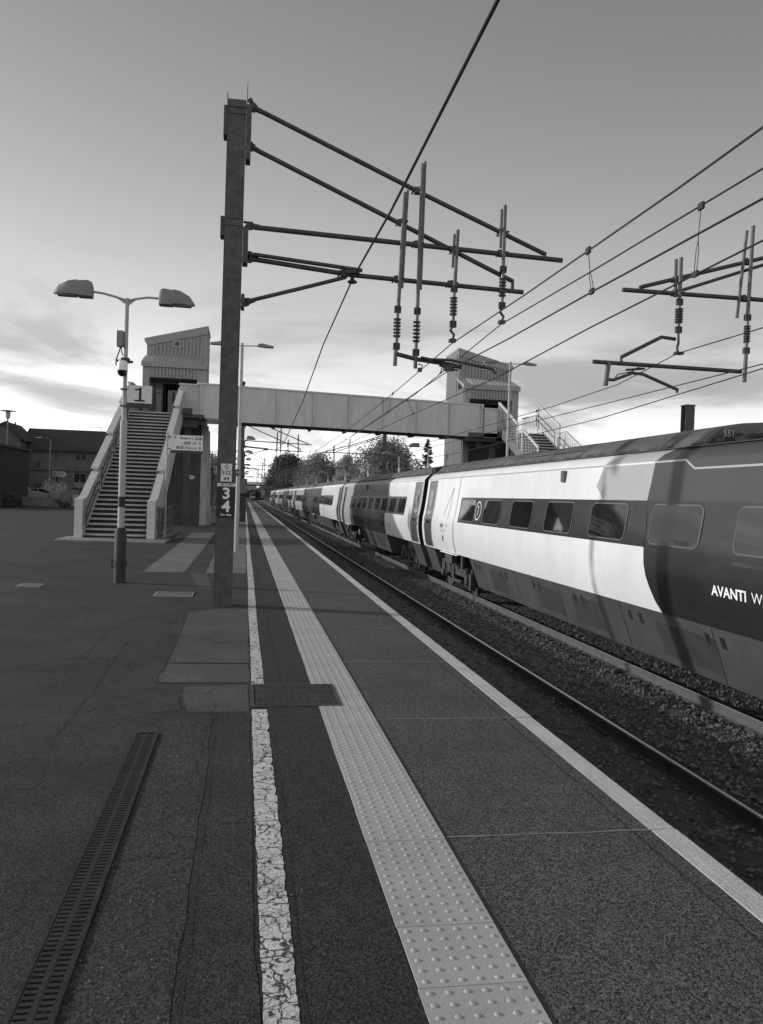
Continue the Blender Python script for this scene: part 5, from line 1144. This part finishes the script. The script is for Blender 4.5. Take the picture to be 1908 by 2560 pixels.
tree('pale low tree filling the gap left of the broad tree', 15.6, 132, 5.6, 4.6, 5, 'leafl', 2600, 0, .1)
tree('bushy dark tree low in front of the tallest tree', 10.9, 215, 8.5, 8.5, 6, 'leafd', 4200, 0, .05)
tree('low mid grey bush below the feathery tree', 13.6, 165, 6.0, 7.0, 7, 'leaf', 3600, 0, .05)
tree('low rounded bush under the broad tree at its left', 17.8, 112, 4.6, 5.6, 8, 'leaf', 3000, 0, .05)
tree('low dark bush under the broad tree at its right', 22.2, 110, 4.9, 6.0, 9, 'leafd', 3000, 0, .05)
tree('dark bush between the conifer and the broad tree', 19.2, 88, 3.6, 4.2, 10, 'leafd', 2400, 0, .02)
tree('distant dark tree beside the far road bridge on the right', 13.5, 330, 15, 13, 21, 'leafd', 4200, -1, .05)
tree('distant dark tree standing closest to the track on the right', 10.5, 300, 9, 8, 22, 'leafd', 3600, -1, .02)
tree('far bush on the right verge near the tail of the train', 11.2, 262, 6.5, 7, 23, 'leafd', 2600, -1, .02)
for i, (x,y,h,w_,s_,lb) in enumerate(((-3.6,84,5.6,5.2,31,'dark bushy tree just behind the left lift tower'),(-4.2,108,6.4,6.2,32,'second dark tree along the left platform fence'),(-5.2,140,7.0,7.2,33,'third dark tree along the left platform fence'),(-4.0,185,7.2,6.5,34,'fourth dark tree along the left platform, by the row of lamps'),(-3.4,245,8.5,7.0,35,'fifth dark tree on the left, near the far bridge'),(-4.6,330,10.0,10.,36,'farthest dark tree on the left of the cutting'))):
    tree(lb, x, y, h, w_, s_, 'leafd' if i else 'leaf', 3400, 0, .03)
for i, (x,y,h,w_,lb) in enumerate(((-62,133,17,16,'dark tree left of the forecourt, mirrored in the coach windows'),(-76,122,16,17,'second dark tree left of the forecourt, mirrored in the coach windows'))): tree(lb, x, y, h, w_, 50+i, 'leafd', 2600, 0, .05)
# conifer
def conifer(x, y, h, w_, label):
    rg = random.Random(77); t = thing('conifer_tree', label, 'tree', (x,y,0))
    MB().tube([(x,y,0),(x+.03,y,h*.5),(x,y,h)], [.12,.07,.015], 7).build('trunk', M['bark'], t)
    cr = MB(); z = h*.12
    while z < h*.985:
        f_ = 1-(z-h*.1)/(h*.9)
        for j in range(3):
            a = rg.uniform(0,6.283); L_ = w_/2*(f_**.8)*rg.uniform(.55,1.25)+.06; zz = z+rg.uniform(-.12,.12)
            d = Vector((math.cos(a),math.sin(a),0)); p0 = Vector((x,y,zz)); p1 = p0+d*L_*.6+Vector((0,0,rg.uniform(-.18,.02)*L_)); p2 = p0+d*L_+Vector((0,0,rg.uniform(-.1,.22)*L_))
            cr.tube([p0,p1,p2], [.02,.014,.005], 4)
            for q in range(int(7+16*f_)):
                k = rg.uniform(.1,1.)**.8; p = p0.lerp(p1,k/.6) if k < .6 else p1.lerp(p2,(k-.6)/.4)
                leaf_quads(cr, p, (.13,.13,.09), 4, .095, rg)
        z += h*.022*(.6+.6*f_)
    cr.build('crown', M['leafd'], t, fixn=False)
conifer(17.9, 80, 7.7, 3.0, 'small pointed conifer beside the right lift tower')
# far road bridge over the cutting
ob = thing('road_bridge', 'distant road bridge with pale parapet crossing the cutting', 'bridge', (2,440,6))
m_ = MB(); m_.box(-26,26,438,446,6.3,7.0); m_.build('deck', M['dbrick'], ob); m_ = MB(); m_.box(-26,-4.0,437.6,438,6.9,8.25); m_.box(-4.0,12,437.6,438,6.9,8.25); m_.box(12,26,437.6,438,6.9,8.25); m_.build('parapet', M['cap'], ob)
m_ = MB(); m_.box(-26,-1.0,438.2,446,-1,6.3); m_.box(11,26,438.2,446,-1,6.3); m_.build('abutment', M['dbrick'], ob)
hill = MB()
gx = [-60,-30,-12,-2.2,-1.6]; 
def hz(x, k): return k
for (xa,za),(xb,zb) in (((-120,9),(-30,7)),((-30,7),(-9,4.0)),((-9,4.0),(-1.0,-.6)),((9.2,-.6),(14,3.5)),((14,3.5),(30,7)),((30,7),(160,9))):
    hill.quad((xa,260,-.05),(xb,260,-.05),(xb,440,zb),(xa,440,za)); hill.quad((xa,440,za),(xb,440,zb),(xb,700,zb+6),(xa,700,za+6))
hill.quad((-1,448,-.6),(9.2,448,-.6),(9.2,700,9),(-1,700,9))
struct(hill, 'embankment', M['weed'])
tg = MB(); rgm = random.Random(5)
for i in range(16): leaf_quads(tg, (rgm.uniform(-22,-1.5) if i%2 else rgm.uniform(10.5,24), 449+rgm.uniform(0,20), rgm.uniform(5,8)), (5,4,3), 260, .5, rgm)
for i in range(8): leaf_quads(tg, (rgm.uniform(-1,10), 458, rgm.uniform(0,4)), (3,2,3), 260, .5, rgm)
tag(tg.build('undergrowth', M['leafd'], fixn=False), 'dark undergrowth filling the cutting behind the far road bridge', 'undergrowth', kind='stuff')
# ---- houses on the left
def house():
    Y = 100.; t = thing('house', 'two-storey terraced house with dark tiled roof beyond the car park', 'house', (-21,Y,0))
    xl, xr = -25.6, -16.9; ze = 6.15; zr = 8.45; yd = 7.0
    m_ = MB(); m_.box(xl,xr,Y,Y+yd,0,ze); m_.prism([(Y,ze),(Y+yd,ze),(Y+yd/2,zr)], xr-.25, xr, 'yz'); m_.build('wall', M['brick'], t)
    r_ = MB(); r_.add([(xl,Y-.45,ze-.18),(xr+.35,Y-.45,ze-.18),(xr+.35,Y+yd/2,zr+.1),(xl,Y+yd/2,zr+.1),(xl,Y-.45,ze-.02),(xr+.35,Y-.45,ze-.02),(xr+.35,Y+yd/2,zr+.25),(xl,Y+yd/2,zr+.25)],[(0,1,2,3),(4,5,6,7),(0,1,5,4),(1,2,6,5)])
    r_.add([(xl,Y+yd+.45,ze-.18),(xr+.35,Y+yd+.45,ze-.18),(xr+.35,Y+yd/2,zr+.1),(xl,Y+yd/2,zr+.1)],[(0,1,2,3)]); ro = r_.build('roof', M['slate'], t)
    x = xl+.1; r_ = MB(); k = 0
    while k < 12: zz = ze-.02+(zr+.27-ze)*k/12; yy = Y-.45+(yd/2+.45)*k/12; r_.box(xl,xr+.35,yy,yy+.03,zz,zz+.035); k += 1
    r_.build('tile_course', M['slate'], ro)
    r_ = MB(); r_.box(xl,xr+.36,Y-.52,Y-.45,ze-.22,ze+.02); r_.box(xl,xr,Y-.06,Y,3.55,3.72); r_.build('gutter', M['slate'], t)
    for x0,x1,z0,z1 in ((-22.0,-21.4,4.85,5.95),(-19.6,-18.3,4.85,5.95),(-23.95,-23.3,3.85,4.85),(-19.7,-18.3,2.3,3.5),(-22.0,-21.4,2.3,3.3)):
        w_ = MB(); 
        for a in ((x0,x0+.08),(x1-.08,x1)): w_.box(a[0],a[1],Y-.05,Y,z0,z1)
        w_.box(x0+.08,x1-.08,Y-.05,Y,z0,z0+.09); w_.box(x0+.08,x1-.08,Y-.05,Y,z1-.08,z1); w_.box((x0+x1)/2-.03,(x0+x1)/2+.03,Y-.045,Y,z0+.09,z1-.08)
        o = w_.build('window', M['wtrim'], t); MB().box(x0+.08,x1-.08,Y-.02,Y-.001,z0+.09,z1-.08).build('pane', M['glass'], o)
    MB().box(-24.1,-23.2,Y-.04,Y,0.,2.1).build('door', M['slate'], t)
    a_ = MB(); a_.tube([(-17.35,Y+3.5,zr),(-17.35,Y+3.5,zr+.75)], .03, 5); a_.tube([(-17.75,Y+3.5,zr+.7),(-17.3,Y+3.5,zr+.7)], .03, 5); a_.tube([(-22.4,Y+.6,7.0),(-22.4,Y+.6,7.5)], .03, 5); a_.build('aerial', M['rail2'], t)
    a_ = MB(); a_.tube([(-16.35,Y+3.2,6),(-16.3,Y+3.2,9.2)], .035, 5); a_.tube([(-16.5,Y+3.2,7.4),(-16.35,Y+3.2,7.6)], .03, 5); a_.tube([(-16.42,Y+3.2,7.6),(-16.42,Y+3.2,8.5)], .03, 5); a_.box(-16.4,-16.2,Y+3.1,Y+3.3,8.95,9.1); a_.build('mast_aerial', M['galv'], t)
    # flank wing with its own gable
    t2_ = thing('house', 'gable-fronted house wing at the far left above the dark wall', 'house', (-27,98,0))
    m_ = MB(); m_.prism([(-29.3,0),(-25.0,0),(-25.0,7.2),(-26.6,8.75),(-29.3,7.4)], 97.5, 104); m_.build('wall', M['brick'], t2_)
    r_ = MB(); r_.beam((-26.6,97.3,8.85),(-24.7,97.3,7.05),.5,.14,0,(0,1,0)); r_.prism([(-26.6,8.95),(-24.6,7.0),(-24.6,6.8),(-26.6,8.75)], 97.2, 104); r_.prism([(-26.6,8.95),(-29.6,7.45),(-29.6,7.25),(-26.6,8.75)], 97.2, 104); r_.build('roof', M['slate'], t2_)
    MB().tube([(-26.0,99,8.2),(-26.0,99,9.0)], .08, 6).build('flue', M['slate'], t2_)
    t3 = thing('house', 'long dark roofed house running out of frame at far left', 'house', (-36,106,0)); m_ = MB(); m_.box(-46,-29.3,104,111,0,6.2); m_.build('wall', M['brick'], t3); m_ = MB(); m_.prism([(103.6,6.1),(111.4,6.1),(107.5,8.35)], -46.3, -25.6, 'yz'); m_.build('roof', M['slate'], t3)
house()
# dark building at the left edge
db = thing('brick_building', 'dark brick building in shadow at the left edge of the forecourt', 'building', (-24,70,0))
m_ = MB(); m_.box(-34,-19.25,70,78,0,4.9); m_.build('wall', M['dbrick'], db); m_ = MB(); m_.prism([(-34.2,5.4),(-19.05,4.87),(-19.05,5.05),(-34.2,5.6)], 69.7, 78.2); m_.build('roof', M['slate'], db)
m_ = MB(); m_.box(-23.5,-22.6,69.96,70,1.2,2.4); m_.build('shutter', M['slot'], db)
def shrub(x, y, h, w_, seed, label, mat='leafd'):
    rg = random.Random(seed); t = thing('shrub', label, 'shrub', (x,y,0)); m_ = MB()
    for i in range(5): a = rg.uniform(0,6.28); m_.tube([(x,y,0),(x+math.cos(a)*w_*.3,y+math.sin(a)*w_*.3,h*.7)], [.03,.008], 4)
    m_.build('stem', M['bark'], t); c_ = MB()
    for i in range(9): leaf_quads(c_, (x+rg.uniform(-.34,.34)*w_, y+rg.uniform(-.2,.2)*w_, h*rg.uniform(.25,.75)), (w_*.24,w_*.2,h*.27), 110, .085, rg, .02)
    c_.build('foliage', M[mat], t, fixn=False)
shrub(-18.7,70.5,1.3,1.5,1,'dark shrub at the foot of the shadowed brick building')
shrub(-15.4,74.5,.7,1.5,2,'low dark shrub in front of the car park wall, by the sign')
shrub(-19.8,92,2.6,3.2,4,'pale clipped bush behind the dark parked car','leafl'); shrub(-17.3,92,2.6,3.0,5,'second rounded bush against the house, behind the parked car','leaf')
wl = thing('low_wall', 'low pale wall along the edge of the car park', 'wall', (-15.5,76,0)); m_ = MB(); m_.box(-21.5,-13.2,76,76.25,0,.75); m_.build('wall_face', M['wall'], wl); m_ = MB(); m_.box(-21.5,-13.2,75.95,76.3,.75,.82); m_.build('coping', M['concrete'], wl)
fe = thing('panel_fence', 'short pale boarded fence beside the left stair foot', 'fence', (-13.2,74,0)); m_ = MB()
for i in range(14): m_.box(-14.6+i*.2,-14.43+i*.2,74,74.03,.1,1.05)
m_.box(-14.65,-11.8,74.03,74.08,.25,.33); m_.box(-14.65,-11.8,74.03,74.08,.8,.88); m_.box(-14.7,-11.8,73.97,74.06,1.05,1.13); m_.build('boards', M['fence'], fe); m_ = MB()
for x in (-14.75,-11.75): m_.box(x-.08,x+.08,73.98,74.12,0,1.2)
m_.build('post', M['steel'], fe)
def car(label, x, y, L_, prof, glass, mat, cat='car'):
    """side-on vehicle, nose to the right; profile in (along,height)"""
    t = thing('parked_car' if cat=='car' else 'parked_pickup', label, cat, (x,y,0)); w_ = 1.72
    m_ = MB(); n = len(prof)
    def ring(yy, k, dz=0): return [(x+p[0], yy if p[1] < .95 else y+(yy-y)*k, p[1]) for p in prof]
    A_ = ring(y-w_/2,.80); B_ = ring(y+w_/2,.80); m_.add(A_+B_, [(i,(i+1)%n,n+(i+1)%n,n+i) for i in range(n)]+[tuple(range(n-1,-1,-1)),tuple(range(n,2*n))]); m_.build('body', M[mat], t, smooth=30)
    for gl in glass:
        m_ = MB(); m_.poly([(x+p[0], y-w_/2*(1 if p[1]<.95 else .80)-.012-(.0), p[1]) for p in gl]); m_.build('side_window', M['glass'], t, fixn=False)
    for s in (.19,.80):
        for yy in (y-w_/2-.01, y+w_/2-.19):
            m_ = MB(); m_.lathe([(.16,0),(.30,.0),(.32,.03),(.32,.17),(.30,.2)], (x+L_*s,yy,.32), 16, axis='y'); o = m_.build('wheel', M['tyre'], t, smooth=40); m_ = MB(); m_.lathe([(.03,-.02),(.19,-.01),(.19,.02)], (x+L_*s,yy,.32), 12, axis='y'); m_.build('hubcap', M['wheel'], o)
    m_ = MB(); m_.box(x+L_-.12,x+L_-.01,y-.8,y-.5,.6,.75); m_.build('headlight', M['edge'], t); m_ = MB(); m_.box(x+.0,x+.06,y-.84,y-.6,.7,.9); m_.build('tail_light', M['ink'], t)
    m_ = MB(); m_.box(x+L_*.62,x+L_*.66,y-.98,y-.80,.95,1.08); m_.build('wing_mirror', M[mat], t)
    return t
cp = [(0,.35),(.02,.75),(.25,.95),(.75,1.35),(1.2,1.46),(2.1,1.44),(2.75,1.15),(3.15,.95),(3.9,.82),(4.2,.62),(4.22,.30),(3.7,.22),(.5,.22)]
cgl = [[(.55,.98),(.92,1.32),(1.25,1.40),(1.55,1.40),(1.55,.98)],[(1.63,.98),(1.63,1.40),(2.05,1.37),(2.6,1.10),(2.7,.98)]]
def scaled(pr, kx, kz, dz=0): return [(a*kx, b*kz+dz) for a,b in pr]
car('dark hatchback with sunlit roofline parked beyond the low wall', -16.9, 81, 4.2, [(a,b+.35*(b>.3)) for a,b in cp], [[(a,b+.35) for a,b in g_] for g_ in cgl], 'card')
car('grey car with pale roof edge parked beside the street lamp', -20.9, 82.5, 4.2, [(a,b+.15*(b>.3)) for a,b in cp], [[(a,b+.15) for a,b in g_] for g_ in cgl], 'carg')
vp = [(0,.4),(0,1.15),(1.9,1.15),(1.9,2.25),(2.3,2.3),(3.1,2.3),(3.65,1.5),(4.6,1.3),(4.75,.9),(4.75,.4)]
car('white pickup truck with upright cab, half hidden by the dark building', -24.9, 86, 4.75, vp, [[(2.1,1.5),(2.15,2.12),(3.0,2.12),(3.42,1.5)]], 'carw', 'pickup')
# car park sign, street lamps
sg = thing('car_park_sign', 'pale arrow-shaped car park sign on two posts beyond the forecourt', 'sign', (-15.6,74.5,0))
m_ = MB(); m_.prism([(-16.4,2.72),(-15.45,2.62),(-15.25,2.87),(-15.45,3.10),(-16.4,3.12)], 74.46, 74.5); m_.build('panel', M['grey'], sg); m_ = MB()
m_.box(-16.32,-16.10,74.44,74.46,2.80,3.04); m_.build('symbol', M['signd'], sg); MB().text('P', .2, lambda u,v: (-16.21+u,74.43,2.92+v), .003).build('lettering', M['grey'], sg, fixn=False)
m_ = MB(); 
for z in (2.85,2.98): m_.box(-16.0,-15.5,74.45,74.46,z-.025,z+.025)
m_.build('text_lines', M['signd'], sg)
m_ = MB(); 
for x in (-16.25,-15.55): m_.tube([(x,74.52,0),(x,74.52,2.95)], .035, 7)
m_.build('post', M['galv'], sg)
sl_ = thing('street_lamp', 'plain grey street lamp with a single pale head before the houses', 'street lamp', (-21.4,95,0))
m_ = MB(); m_.tube([(-21.25,95,0),(-21.25,95,6.95)], .06, 8); m_.tube([(-21.25,95,6.9),(-21.8,95,7.12),(-22.2,95,7.15)], .03, 6); m_.build('pole', M['galv'], sl_); m_ = MB(); m_.prism([(-22.15,7.1),(-22.15,7.2),(-22.7,7.18),(-22.85,7.1)], 94.88, 95.12); m_.build('luminaire', M['post'], sl_)
ml_ = thing('street_lamp', 'tall lamp with flat disc top at the far left', 'street lamp', (-22.6,84,0))
m_ = MB(); m_.tube([(-22.75,84,0),(-22.75,84,8.2)], .07, 8); m_.build('pole', M['galv'], ml_, smooth=40); m_ = MB(); m_.lathe([(.10,0),(.22,.1),(.24,.65),(.20,.7)], (-22.75,84,8.2), 12); m_.build('lantern', M['post'], ml_, smooth=40); m_ = MB(); m_.lathe([(.2,0),(.72,.02),(.72,.06),(.1,.12)], (-22.75,84,8.9), 16); m_.build('disc_cap', M['rail2'], ml_, smooth=40)
